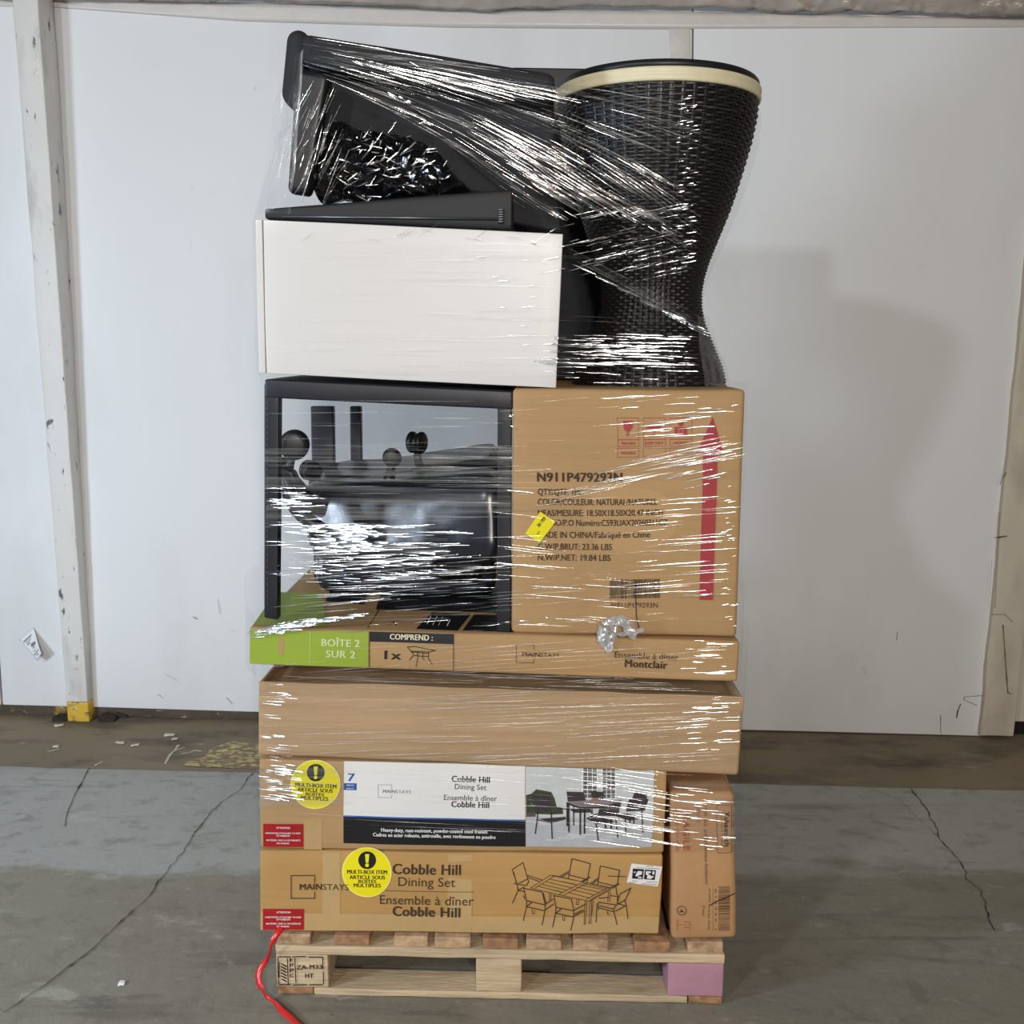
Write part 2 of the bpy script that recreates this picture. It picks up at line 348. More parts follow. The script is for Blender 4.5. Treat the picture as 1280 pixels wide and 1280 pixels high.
# tape band and plastic drape along the top
def strip(name, top, bot, off, m, th=.004, amp=.002, freq=8, rows=4, seed=0):
    nx = 160; vs = []; fs = []
    x0, x1 = top[0][0], top[-1][0]
    def ip(tab, x):
        for (a, b_), (c, d_) in zip(tab[:-1], tab[1:]):
            if x <= c: return b_+(d_-b_)*(x-a)/(c-a)
        return tab[-1][1]
    for i in range(nx+1):
        x = x0+(x1-x0)*i/nx
        for k in range(rows+1):
            y = lerp(ip(top, x), ip(bot, x), k/rows); p = onW(x, y, off)
            vs.append(p-nW*amp*(noise.noise(p*freq+Vector((seed, 0, 0)))+.6*noise.noise(p*freq*2.7)))
    for i in range(nx):
        for k in range(rows): a = i*(rows+1)+k; fs.append((a, a+1, a+rows+2, a+rows+1))
    o = obj(name, vs, fs, K[m], None, True); md = o.modifiers.new('thick', 'SOLIDIFY'); md.thickness = th; return o
o = strip('trim_2', [(-400, -8), (60, -2), (260, 3), (840, 14), (1280, 24), (1700, 34)], [(-400, -2), (70, 9), (300, 26), (560, 34), (836, 36), (1280, 34), (1700, 44)], -.006, 'tape', .002, .0015)
tag(o, 'pale tape band sealing the wall top', kind='structure')
def drape():
    nx, ny = 520, 20; vs = []; fs = []
    tab = [(-500, -14), (60, 0), (260, 2.5), (330, 1), (600, 14), (720, 9), (860, 10), (1000, 16), (1110, 16), (1280, 22), (1700, 30)]
    def ip(x):
        for (a, b_), (c, d_) in zip(tab[:-1], tab[1:]):
            if x <= c: return b_+(d_-b_)*(x-a)/(c-a)
        return tab[-1][1]
    for i in range(nx+1):
        x = -450+2100*i/nx
        for k in range(ny+1):
            y = ip(x)-k*5+2.0*noise.noise(Vector((x*.03, 1, 0))); off = -.03-.05*math.sin(math.pi*min(1, k/7)*.5)-.02*k*.22
            p = onW(x, y, off); q_ = Vector((p.x*7+p.z*9, 0, p.z*16))
            am = 1.0+1.6*max(0, min(1, (x-820)/250)) if x > 300 else 1.0
            vd = noise.voronoi(Vector((p.x*11+p.z*14, 0, p.z*24)))[0]
            p -= nW*(.020*noise.noise(q_)+am*(.016*noise.noise(q_*2.6)+.020*(vd[1]-vd[0])+.008*noise.noise(q_*7))); vs.append(p)
    for i in range(nx):
        for k in range(ny): a = i*(ny+1)+k; fs.append((a, a+ny+1, a+ny+2, a+1))
    o = obj('plastic_drape', vs, fs, K['drape'], None, True); md = o.modifiers.new('thick', 'SOLIDIFY'); md.thickness = .002
    tag(o, 'crumpled grey plastic sheet hanging along the wall top', 'plastic sheet')
drape()
# short vertical tape below the band
f = [(836, 30), (862, 30), (864, 96), (840, 96)]; g = [onW(*p, -.005) for p in f]
vs, fs = rbox(g+[p+nW*.003 for p in g], .001, (2, 1, 4)); obj('tape_patch', vs, fs, K['tape'], WALL, True)
# creases and scuffs
def mark(name, pts, w, m, off):
    P = [onW(x, y, off) for x, y in pts]; Q = [lerp(P[i], P[i+1], k/5) for i in range(len(P)-1) for k in range(5)]+[P[-1]]; vs = []; fs = []
    for i, p in enumerate(Q):
        t_ = (Q[min(i+1, len(Q)-1)]-Q[max(i-1, 0)]).normalized(); s_ = t_.cross(nW)*w*.6*(.4+.8*abs(noise.noise(p*25))); vs += [p-s_, p+s_]
    obj(name, vs, [(2*i, 2*i+1, 2*i+3, 2*i+2) for i in range(len(Q)-1)], K[m], WALL)
for pts, w, off in (([(1240, 768), (1256, 768), (1266, 777)], .002, -.036), ([(1254, 781), (1257, 825), (1260, 866), (1266, 868)], .003, -.037), ([(1236, 869), (1222, 870), (1206, 871), (1205, 875), (1222, 882)], .002, -.008), ([(1201, 880), (1197, 890), (1196, 898)], .005, -.008), ([(1176, 894), (1176, 917)], .002, -.008), ([(1246, 672), (1259, 670)], .006, -.037), ([(1258, 590), (1252, 600), (1250, 606)], .003, -.037), ([(1240, 700), (1236, 760)], .0012, -.036), ([(1250, 640), (1244, 760)], .0012, -.036)):
    mark('crease', pts, w, 'crack', off)
for pts, w in (([(241, 771), (246, 774)], .003), ([(272, 748), (275, 768)], .0015), ([(288, 787), (294, 790)], .002), ([(197, 868), (204, 873)], .002), ([(283, 872), (290, 880)], .003), ([(1122, 790), (1121, 800)], .002), ([(205, 842), (222, 851)], .0012), ([(318, 108), (319, 114)], .0015)):
    mark('scuff', pts, w, 'scuff', -.008)
# left post
def post():
    # front face 20..48 at the top, 84..110 at the bottom (left edge / front-right edge / back-right edge in the picture)
    foot = [onW(84, 902, -.14), onW(111, 903, -.14)]
    TLf, TRf, BRf, BLf = onW(10.5, -60, -.14), onW(43, -60, -.14), floor_at(111.5, 903), floor_at(84.5, 902)
    d = nW*.15+tW*.075
    rt = empty('timber_post', (BLf+BRf)/2, 'chipped white timber post with a yellow foot against the wall', 'post')
    k = 1-28/960.0
    mid = lambda a, b_, t_: lerp(a, b_, t_)
    mL, mR = mid(TLf, BLf, k), mid(TRf, BRf, k)
    dd = nW*.12+tW*.0
    c = [TLf, TRf, mR, mL]; vs, fs = rbox(c+[p+dd for p in c], .006, (3, 3, 60), .0018, 8, 1); obj('shaft', vs, fs, K['post'], rt, True)
    c = [mL, mR, BRf, BLf]; vs, fs = rbox(c+[p+dd for p in c], .006, (3, 3, 6), .002, 14, 2); obj('painted_foot', vs, fs, K['post_yellow'], rt, True)
post()
# litter at the post's foot
for i, (x, y, r_) in enumerate([(141, 897, .045), (133, 903, .03), (74, 902, .03), (152, 898, .025)]):
    p = floor_at(x, y, .0); c = [p+Vector((-r_, 0, .022)), p+Vector((r_*.8, .0, .012)), p+Vector((r_, 0, .002)), p+Vector((-r_, 0, .002))]
    vs, fs = rbox(c+[q+Vector((.01, .04, 0)) for q in c], .004, (4, 3, 2), .012, 20, i)
    o = obj('debris_clump', vs, fs, K['debris'], None, True)
    tag(o, ['dark debris clump right of the white post, largest', 'flat dark scrap in front of the debris clump', 'dark scrap left of the yellow post foot', 'small dark scrap at the right end of the debris'][i], 'debris', 'debris scraps at the wall foot')
for i, (x, y) in enumerate([(152, 1232), (73, 908), (212, 920), (218, 925), (150, 930), (69, 935), (168, 933)]):
    p = floor_at(x, y, .002); s_ = .007 if i == 0 else (.016 if i == 1 else .010+.012*((i*37) % 5)/5)
    c = [p+Vector((-s_, .012, .006)), p+Vector((s_, .016, .006)), p+Vector((s_, 0, 0)), p+Vector((-s_, -.004, 0))]
    vs, fs = rbox([c[0]+Vector((0, -.012, 0)), c[1]+Vector((0, -.012, 0)), c[2], c[3], c[0], c[1], c[2]+Vector((0, .012, 0)), c[3]+Vector((0, .012, 0))], .002, (3, 2, 1), .004, 40, i)
    o = obj('floor_chip', vs, fs, K['paper'] if i == 0 else K['chip'], None, True)
    tag(o, ['tiny white chip on the grey floor left of the red ribbon', 'pale chip in front of the yellow post foot', 'pale flake on the brown strip, farther of the pair', 'pale flake on the brown strip, nearer of the pair', 'pale flake on the brown strip right of the post', 'pale flake on the brown strip left of the post', 'pale flake just right of the lone flake'][i], 'chip', 'chips lying on the floor')
# peeling paper label on the wall
def wall_label():
    z0 = lambda x, y, o_: onW(15+x*60/1280, 775+y*60/1280, o_)
    a = [(190, 520), (530, 180), (600, 250), (790, 640), (830, 890), (670, 1075), (430, 790)]
    A, B, C, D = z0(190, 520, -.003), z0(560, 190, -.003), z0(835, 860, -.05), z0(665, 1080, -.045)
    vs = []; fs = []; n = 8
    for i in range(n+1):
        for j in range(n+1):
            u, v = i/n, j/n; p = lerp(lerp(A, B, u), lerp(D, C, u), v)
            p -= nW*.02*u*v*math.sin(v*2.2); vs.append(p)
    for i in range(n):
        for j in range(n): q_ = i*(n+1)+j; fs.append((q_, q_+1, q_+n+2, q_+n+1))
    o = obj('paper_label', vs, fs, K['paper'], None, True); o.modifiers.new('thick', 'SOLIDIFY').thickness = .0005
    tag(o, 'small white paper label peeling off the wall left of the post', 'label')
    lv = MB()
    for (v, u0_, u1_, w_) in [(.17, .12, .78, .014), (.21, .12, .7, .010), (.28, .2, .6, .012), (.36, .2, .45, .02), (.44, .45, .62, .012), (.5, .4, .82, .05), (.6, .4, .7, .012), (.7, .3, .6, .01), (.8, .15, .9, .014), (.88, .4, .6, .02)]:
        c = []
        for (uu, vv) in ((u0_, v-w_), (u1_, v-w_), (u1_, v+w_), (u0_, v+w_)):
            p = lerp(lerp(A, B, uu), lerp(D, C, uu), vv); p -= nW*.02*uu*vv*math.sin(vv*2.2)+nW*.002; c.append(p)
        lv.add(c, [(0, 1, 2, 3)])
    lv.build('printed_lines', K['grey_ink'], o)
wall_label()

# ------------------------------------------------------------------ print: flat decals that follow a carton's face
class Face:
    """a face of a carton given by a plane (point, normal out) and its relief"""
    def __init__(s, P, n, amp, freq, seed, bulge=None):
        s.P, s.n, s.amp, s.freq, s.seed, s.bulge = P, n, amp, freq, seed, bulge
    def at(s, x, y, lift=.0012):
        p = hit(x, y, s.P, s.n)
        q = p.copy()
        if s.bulge:
            A, ux, uz, w, h, bb = s.bulge; u = min(1, max(0, (p-A).dot(ux)/w)); t = min(1, max(0, (p-A).dot(uz)/h))
            q = q-nF*bb*math.sin(math.pi*u)*math.sin(math.pi*t)
        if s.amp: q = q+noise.noise_vector(q*s.freq+Vector((s.seed*7.3, 0, 0)))*s.amp
        return q+s.n*lift
def plane_face(pts, amp, freq, seed, bulge=None):
    P = pts[0]; n = (pts[1]-pts[0]).cross(pts[3]-pts[0]).normalized()
    if n.dot(EYE-P) < 0: n = -n
    return Face(P, n, amp, freq, seed, bulge)
_font = {}
def glyphs(s, bold):
    k = (s, bold)
    if k not in _font:
        c = bpy.data.curves.new('t', 'FONT'); c.body = s; c.offset = 0.0; c.resolution_u = 3
        if bold: c.space_character = 1.06
        o = bpy.data.objects.new('t', c); COL.objects.link(o); bpy.context.view_layer.update()
        me = o.evaluated_get(bpy.context.evaluated_depsgraph_get()).to_mesh()
        _font[k] = ([(v.co.x, v.co.y) for v in me.vertices], [tuple(p.vertices) for p in me.polygons])
        o.to_mesh_clear(); bpy.data.objects.remove(o); bpy.data.curves.remove(c)
    return _font[k]
class Print:
    def __init__(s, face): s.face = face; s.b = {}
    def mb(s, part): return s.b.setdefault(part, MB())
    def text(s, part, txt, x0, y0, x1, y1, cap, bold=False, lift=.0016):
        v, f = glyphs(txt, bold); hv, _ = glyphs('H', bold); H = max(p[1] for p in hv)
        xa, xb = min(p[0] for p in v), max(p[0] for p in v)
        L_ = math.hypot(x1-x0, y1-y0); dx, dy = (x1-x0)/L_, (y1-y0)/L_; ux, uy = dy, -dx
        for sh in ((-.05, -.017, .017, .05) if bold else (0.0,)):      # bold: struck several times, each shifted a little
            e_ = sh*cap; s.mb(part).add([s.face.at(x0+dx*((p[0]-xa)/(xb-xa)*L_+e_)+ux*(p[1]/H*cap+abs(e_)*.4), y0+dy*((p[0]-xa)/(xb-xa)*L_+e_)+uy*(p[1]/H*cap+abs(e_)*.4), lift+sh*.0008) for p in v], f)
    def quad(s, part, c, n=(1, 1), lift=.0012):
        (ax, ay), (bx, by), (cx, cy), (dx, dy) = c; vs = []; fs = []
        for i in range(n[0]+1):
            for j in range(n[1]+1):
                u, v = i/n[0], j/n[1]
                vs.append(s.face.at((ax*(1-u)+bx*u)*(1-v)+(dx*(1-u)+cx*u)*v, (ay*(1-u)+by*u)*(1-v)+(dy*(1-u)+cy*u)*v, lift))
        for i in range(n[0]):
            for j in range(n[1]): a = i*(n[1]+1)+j; fs.append((a, a+1, a+n[1]+2, a+n[1]+1))
        s.mb(part).add(vs, fs)
    def rect(s, part, x0, y0, x1, y1, sl=0.0, n=(1, 1), lift=.0012):
        s.quad(part, ((x0, y0), (x1, y0+(x1-x0)*sl), (x1, y1+(x1-x0)*sl), (x0, y1)), n, lift)
    def line(s, part, pts, w, lift=.0016, closed=False):
        if closed: pts = list(pts)+[pts[0]]
        for (xa, ya), (xb, yb) in zip(pts[:-1], pts[1:]):
            L_ = math.hypot(xb-xa, yb-ya) or 1; nx, ny = -(yb-ya)/L_*w/2, (xb-xa)/L_*w/2; ex, ey = (xb-xa)/L_*w*.4, (yb-ya)/L_*w*.4
            s.quad(part, ((xa+nx-ex, ya+ny-ey), (xb+nx+ex, yb+ny+ey), (xb-nx+ex, yb-ny+ey), (xa-nx-ex, ya-ny-ey)), (max(1, int(L_/12)), 1), lift)
    def disc(s, part, cx, cy, r, lift=.0012, n=48, r0=0.0):
        vs = []; fs = []
        if r0 > 0:
            for k in range(n):
                a = 2*math.pi*k/n; vs += [s.face.at(cx+r*math.cos(a), cy+r*math.sin(a), lift), s.face.at(cx+r0*math.cos(a), cy+r0*math.sin(a), lift)]
            fs = [(2*k, 2*((k+1) % n), 2*((k+1) % n)+1, 2*k+1) for k in range(n)]
        else:
            R = 5; vs = [s.face.at(cx, cy, lift)]
            for q in range(1, R+1):
                for k in range(n): a = 2*math.pi*k/n; vs.append(s.face.at(cx+r*q/R*math.cos(a), cy+r*q/R*math.sin(a), lift))
            fs = [(0, 1+k, 1+(k+1) % n) for k in range(n)]
            for q in range(R-1): fs += [(1+q*n+k, 1+(q+1)*n+k, 1+(q+1)*n+(k+1) % n, 1+q*n+(k+1) % n) for k in range(n)]
        s.mb(part).add(vs, fs)
    def poly(s, part, pts, lift=.0014):
        s.mb(part).add([s.face.at(x, y, lift) for x, y in pts], [tuple(range(len(pts)))])
    def build(s, part, name, m, parent):
        o = s.b[part].build(name, m, parent)
        if 'lettering' in name or 'lines' in name or 'marks' in name or 'drawing' in name or 'stamp' in name: o['kind'] = 'stuff'
        return o
def carton(name, label, cat, TL, TR, BR, BL, off, depth, m, amp=.002, freq=5, seed=0, bulge=0.004, r=.008, seg=(20, 6, 12), topback=None, shell='shell', group=None):
    c8 = front8(TL, TR, BR, BL, off, depth)
    rt = empty(name, (c8[2]+c8[3])/2+nF*depth/2, label, cat, group)
    vs, fs = rbox(c8, r, seg, amp, freq, seed, bulge)
    obj(shell, vs, fs, m, rt, True)
    A = c8[3]; ux = (c8[2]-c8[3]); w = ux.length; uz = (c8[0]-c8[3]); h = uz.length
    fc = plane_face(c8[:4], amp, freq, seed, (A, ux.normalized(), uz.normalized(), w, h, bulge) if bulge else None)
    tp = plane_face([c8[0], c8[1], c8[5], c8[4]], amp, freq, seed)
    return rt, fc, tp, c8

# ------------------------------------------------------------------ pallet
def pallet():
    base = onF(627, 1250, .6); base.z = 0
    rt = empty('wooden_pallet', base, 'pale wooden block pallet with one pink block under the stack', 'pallet')
    D = 1.2
    x = lambda px, y=1200, off=0: (onF(px, y, off)-PF0).dot(tF)
    def P(a, off, z): return PF0+tF*a+nF*off+Z*z
    x0, x1 = x(344, 1190), x(906, 1200)
    def bar(a0, a1, o0, o1, z0, z1, name, m, seed, seg=(6, 6, 2), amp=.0016, r=.003, lab=None):
        c = [P(a0, o0, z1), P(a1, o0, z1), P(a1, o0, z0), P(a0, o0, z0), P(a0, o1, z1), P(a1, o1, z1), P(a1, o1, z0), P(a0, o1, z0)]
        vs, fs = rbox(c, r, seg, amp, 18, seed); o = obj(name, vs, fs, m, rt, True)
        if lab: o['label'] = lab
        return o
    zb = .0; zt = .152
    h1, h2, h3 = .0175, .0995, .123
    # bottom boards
    bar(x0+.005, x0+.085, 0, D, .001, h1, 'bottom_board', K['wood_end2'], 1, lab='reddish end-grain bottom board'); bar(x1-.078, x1-.002, 0, D, .001, h1, 'bottom_board', K['wood_end2'], 2, lab='reddish end-grain bottom board')
    bar(x0+.087, x1-.08, .0, .08, .001, h1, 'bottom_board', K['wood'], 3, (20, 3, 2)); bar(x0+.087, x1-.08, D-.1, D, .001, h1, 'bottom_board', K['wood'], 4, (20, 3, 2))
    # blocks
    for j, o0 in enumerate((.001, .53, D-.145)):
        for i, (a0, a1) in enumerate(((x0+.001, x(410, 1210)), (x(595, 1215), x(652, 1215)), (x(835, 1225), x1-.001))):
            m = K['pink'] if (i, j) == (2, 0) else K['wood']
            o = bar(a0, a1, o0, o0+.144, h1+.001, h2, 'block', m, 10+i+3*j, (4, 4, 4), .0012, lab='pink painted block' if (i, j) == (2, 0) else ('block stamped with a treatment mark' if (i, j) == (0, 0) else None))
            if (i, j) == (0, 0): stamp = o
    # stringer boards across
    for j, o0 in enumerate((.0, .52, D-.1)):
        bar(x0, x1, o0, o0+.1, h2+.001, h3, 'stringer_board', K['wood'], 20+j, (24, 3, 2), .002)
    ends = [(349, 387), (417, 461), (492, 535), (543, 588), (603, 648), (658, 702), (717, 761), (794, 838), (861, 905)]
    for i, (a, b_) in enumerate(ends):
        bar(x(a, 1172), x(b_, 1172), .002+.004*random.random(), D, h3+.001, zt-.003+.003*random.random(), 'deck_board', K['wood_end'] if i % 3 != 1 else K['wood_end2'], 30+i, (3, 14, 2), .0018)
    # treatment stamp, printed
    q = lambda u, v: (335+u*90/1213, 1160+v*95/1280)
    pr = Print(Face(PF0+nF*.001, -nF, 0, 1, 0))
    L_ = lambda pts, w=1.2: pr.line('ink', [q(*p) for p in pts], w, .0025)
    for seg in ([(170, 480), (170, 680)], [(170, 700), (185, 930)], [(190, 475), (380, 475)], [(420, 475), (640, 470)], [(690, 480), (920, 480)], [(925, 490), (930, 680)], [(935, 730), (938, 930)], [(200, 945), (380, 945)], [(430, 950), (650, 945)], [(710, 945), (920, 945)], [(330, 510), (345, 930)], [(455, 500), (475, 910)], [(190, 570), (190, 820)]): L_(seg)
    for k in range(6): L_([(230, 590+k*52), (310, 640+k*50)], 1.3)
    for k, ch in enumerate('IPPC'): pr.text('ink', ch, *q(372, 560+k*88), *q(372+(22 if ch == 'I' else 62), 560+k*88), 4.6, True, .0025)
    pr.text('ink', 'ZA-M33', *q(485, 690), *q(915, 680), 5.2, True, .0025); pr.text('ink', 'HT', *q(632, 832), *q(768, 832), 5.4, True, .0025)
    pr.build('ink', 'treatment_stamp', K['ink_black'], stamp)
    return P, x0, x1, zt
P_, px0, px1, ZT = pallet()

# ------------------------------------------------------------------ lower long carton
def logo_square(pr, part, x0, y0, x1, y1, w, gap, sl=.01):
    # open square whose right side is broken by the wordmark
    pr.line(part, [(x1, gap[0]), (x1, y0), (x0, y0), (x0, y1), (x1, y1), (x1, gap[1])], w)
def excl(pr, cx, cy, r, base, yel='sticker', lift=.0019):
    pr.disc('spot', cx, cy, r, lift)
    k = r/11
    pr.quad('mark', ((cx-2.6*k, cy-7.8*k), (cx+2.6*k, cy-7.8*k), (cx+1.7*k, cy+3*k), (cx-1.7*k, cy+3*k)), (1, 1), lift+.0006)
    pr.disc('mark', cx, cy+6*k, 2.3*k, lift+.0006, 20)
def round_sticker(rt, fc, cx, cy, r, lines, tilt=0.0):
    pr = Print(fc)
    pr.disc('edge', cx, cy, r, .0012); pr.disc('disc', cx, cy, r-1.4, .0015)
    excl(pr, cx+.4, cy-15, 11, None)
    for t, x0, x1, y, cap in lines: pr.text('txt', t, x0, y, x1, y+(x1-x0)*tilt, cap, True, .0021)
    st = pr.build('disc', 'round_sticker', K['yellow'], rt); st['label'] = 'round yellow warning sticker'
    pr.build('edge', 'sticker_edge', K['yellow_edge'], st); pr.build('spot', 'warning_spot', K['ink_black'], st); pr.build('mark', 'exclamation_mark', K['yellow'], st); pr.build('txt', 'lettering', K['ink_black'], st)
def red_label(rt, fc, x0, y0, x1, y1, sl=0.0):
    pr = Print(fc); pr.rect('base', x0, y0, x1, y1, sl, (6, 4), .0013)
    w, h = x1-x0, y1-y0
    for t, a, b_, v, cap in (('ATTENTION', .33, .67, .2, 2.1), ('HARDWARE ATTACHED TO END', .06, .93, .43, 1.9), ('OF RIBBON', .33, .66, .54, 1.9), ('MATÉRIEL FIXÉ À L’EXTRÉMITÉ', .08, .92, .74, 1.9), ('DU RUBAN', .34, .64, .87, 1.9)):
        pr.text('txt', t, x0+w*a, y0+h*v, x0+w*b_, y0+h*v+sl*w*(b_-a), cap, True, .002)
    st = pr.build('base', 'red_sticker', K['red_label'], rt); st['label'] = 'small red notice sticker with white lettering'; pr.build('txt', 'lettering', K['white_print'], st)

rt, fc, tp, c8 = carton('carton', 'long brown carton with a printed line drawing of a dining set, lowest on the pallet', 'box', (325, 1063), (829, 1069), (824, 1168.5), (325, 1163.5), .004, .62, K['kraft_dark'], .0026, 6, 1, .004, .005, (26, 6, 14))
pr = Print(fc)
logo_square(pr, 'ink', 364, 1094.2, 393.6, 1122.5, 1.1, (1103.5, 1114.5))
pr.text('ink', 'MAIN', 375, 1112, 402.5, 1112, 7.2, True); pr.text('ink', 'STAYS', 404, 1112.2, 436.5, 1112.6, 7.2)
pr.text('ink', 'Cobble Hill', 491.8, 1091.8, 575.4, 1092.6, 12.4, True); pr.text('ink', 'Dining Set', 498.7, 1106.4, 568.8, 1107, 11)
pr.line('ink', [(483, 1112.6), (592, 1113.4)], .6)
pr.text('ink', 'Ensemble à dîner', 475.4, 1129.2, 591.6, 1130, 11); pr.text('ink', 'Cobble Hill', 491.8, 1144.2, 575, 1145, 12, True)
pr.build('ink', 'lettering', K['ink'], rt)
round_sticker(rt, fc, 459.4, 1090, 31, [('MULTI-BOX ITEM', 435, 484.5, 1092, 4.8), ('ARTICLE SOUS', 438, 482, 1098.5, 4.6), ('BOÎTES', 449, 471, 1103.3, 4), ('MULTIPLES', 443, 476.5, 1108.6, 4.6)])
red_label(rt, fc, 329, 1135.6, 380.3, 1161.5)
tpp = Print(fc)
tpp.quad('tape', ((326, 1140.5), (824, 1146), (823, 1166), (326, 1161.8)), (30, 2), .0006)
tpp.quad('tape2', ((404, 1066), (426, 1066.3), (425, 1162), (403, 1161.6)), (2, 8), .0008)
tpp.quad('tape3', ((560, 1068), (590, 1068.4), (589, 1163.6), (560, 1163)), (2, 8), .0008)
tpp.build('tape', 'packing_tape', K['tape_brown'], rt); tpp.build('tape2', 'packing_tape', K['tape_brown'], rt); tpp.build('tape3', 'packing_tape', K['tape_brown'], rt)
# line drawing of table and six chairs (traced outline, real ink on the carton)
dr = Print(fc)
def T(*pts): return [(635+x/8, 1068+y/8) for x, y in pts]
def chair_lines(lst, w=.9):
    for l in lst: dr.line('ink', T(*l), w)
chair_lines([
 [(225, 325), (420, 200), (1025, 330), (815, 450)], [(225, 325), (265, 335), (810, 462), (1030, 345)], [(270, 325), (465, 205)], [(460, 345), (530, 362)],
 [(420, 200), (470, 205), (1020, 335)], [(420, 240), (690, 300)], [(385, 265), (630, 325)], [(345, 290), (575, 345)], [(310, 310), (530, 365)],
 [(720, 300), (950, 350)], [(680, 320), (900, 375)], [(640, 345), (855, 400)], [(595, 370), (810, 430)], [(510, 385), (745, 270)], [(555, 395), (790, 278)], [(780, 440), (985, 335)], [(530, 262), (660, 290)], [(745, 285), (985, 340)],
 [(815, 460), (808, 680)], [(832, 460), (828, 682)], [(848, 455), (835, 600)], [(808, 682), (830, 684)], [(765, 460), (760, 690)], [(785, 460), (772, 690)], [(760, 690), (772, 690)], [(680, 440), (680, 490), (700, 490), (702, 440)], [(412, 375), (408, 440)], [(430, 380), (425, 440)], [(1000, 370), (992, 470)], [(1018, 372), (1010, 470)], [(235, 530), (245, 580), (262, 580), (262, 540)], [(545, 600), (548, 645), (565, 645), (567, 600)]], .75)
chair_lines([
 [(40, 150), (150, 80), (205, 265), (185, 300), (90, 290), (40, 150)], [(90, 290), (98, 350), (42, 472)], [(55, 175), (85, 290)], [(195, 205), (335, 245)], [(200, 225), (310, 260)], [(60, 280), (90, 290)], [(95, 350), (160, 315)], [(110, 280), (190, 240)], [(100, 350), (160, 360)],
 [(635, 40), (820, 90), (785, 270)], [(635, 40), (598, 235)], [(610, 200), (760, 240)], [(510, 215), (600, 165)], [(530, 222), (600, 182)], [(745, 270), (815, 222)], [(735, 262), (800, 225)],
 [(920, 112), (1115, 155), (1090, 300)], [(920, 112), (890, 300)], [(820, 285), (890, 235)], [(840, 290), (890, 252)], [(905, 275), (1050, 310)], [(1040, 335), (1110, 290)], [(1020, 330), (1095, 290)], [(1075, 325), (1085, 400)],
 [(155, 325), (185, 460), (180, 520), (152, 645)], [(165, 330), (340, 365)], [(340, 365), (370, 490), (368, 545), (340, 690)], [(185, 450), (365, 490)], [(188, 505), (235, 465)], [(190, 510), (362, 548)], [(375, 480), (445, 435)], [(370, 540), (455, 480)], [(150, 400), (165, 430)], [(350, 375), (380, 480)],
 [(455, 395), (478, 520), (470, 600), (445, 710)], [(462, 400), (630, 435)], [(630, 435), (655, 550), (655, 620), (628, 745)], [(480, 515), (650, 552)], [(482, 575), (650, 615)], [(480, 570), (530, 530)], [(660, 545), (770, 490)], [(662, 605), (752, 560)], [(665, 585), (745, 545)],
 [(1225, 335), (1115, 395), (1085, 500)], [(1225, 335), (1165, 460), (1180, 510), (1200, 640)], [(1085, 500), (1165, 455)], [(880, 670), (885, 495), (905, 475), (1080, 505), (1055, 540), (1060, 590), (1092, 700)], [(900, 500), (900, 550)], [(905, 530), (1055, 572)], [(1075, 565), (1160, 520)], [(915, 510), (1050, 545)], [(990, 570), (1000, 600)], [(1090, 490), (1175, 515)], [(1090, 400), (1090, 470)], [(905, 435), (1000, 425)], [(1025, 410), (1100, 420)]], 1.15)
dr.line('ink', T((1000, 212), (1175, 220)), 1.0)
dr.build('ink', 'line_drawing', K['ink'], rt)
ws = Print(fc); G = lambda u, v: (780+u*60/1280, 1070+v*50/1067)
ws.quad('base', (G(210, 185), G(1015, 280), G(890, 810), G(65, 700)), (4, 3), .0014)
for (a, b_, c, d) in (((240, 320), (535, 345), (495, 610), (210, 590)), ((560, 350), (850, 375), (810, 635), (525, 610))): ws.quad('sq', (G(*a), G(*b_), G(*c), G(*d)), (1, 1), .0019)
for t, x0, y0, x1, y1 in (('FOR STORE USE ONLY', 340, 300, 940, 340), ('BY TEAM', 210, 655, 350, 662), ('READER IS OVER', 590, 690, 880, 705), ('NOTE NO', 130, 705, 290, 715), ('TO THE PARCEL BAY', 470, 735, 870, 770)):
    pass
for (x0, y0, x1, y1) in ((600, 262, 770, 270), (340, 300, 940, 335), (210, 650, 350, 658), (590, 685, 880, 695), (130, 700, 290, 710), (470, 730, 870, 762)): ws.line('txt', [G(x0, y0), G(x1, y1)], .7, .0019)
for pl in (((370, 385), (490, 395), (470, 480), (410, 500), (330, 535), (295, 510)), ((370, 535), (470, 545), (460, 580), (365, 570)), ((260, 400), (330, 405), (265, 445))): ws.poly('wh', [G(*p) for p in pl], .0024)
for pl in (((585, 390), (720, 400), (715, 440), (640, 450), (660, 500), (600, 500), (575, 480)), ((680, 480), (710, 520), (785, 535), (780, 560), (740, 570), (720, 600), (600, 590), (620, 510)), ((760, 395), (810, 400), (800, 490), (750, 480))): ws.poly('wh', [G(*p) for p in pl], .0024)
st = ws.build('base', 'white_sticker', K['white_print'], rt); st['label'] = 'white sticker with two black square marks'
ws.build('sq', 'black_mark', K['ink_black'], st); ws.build('wh', 'mark_opening', K['white_print'], st); ws.build('txt', 'printed_lines', K['grey_ink'], st)

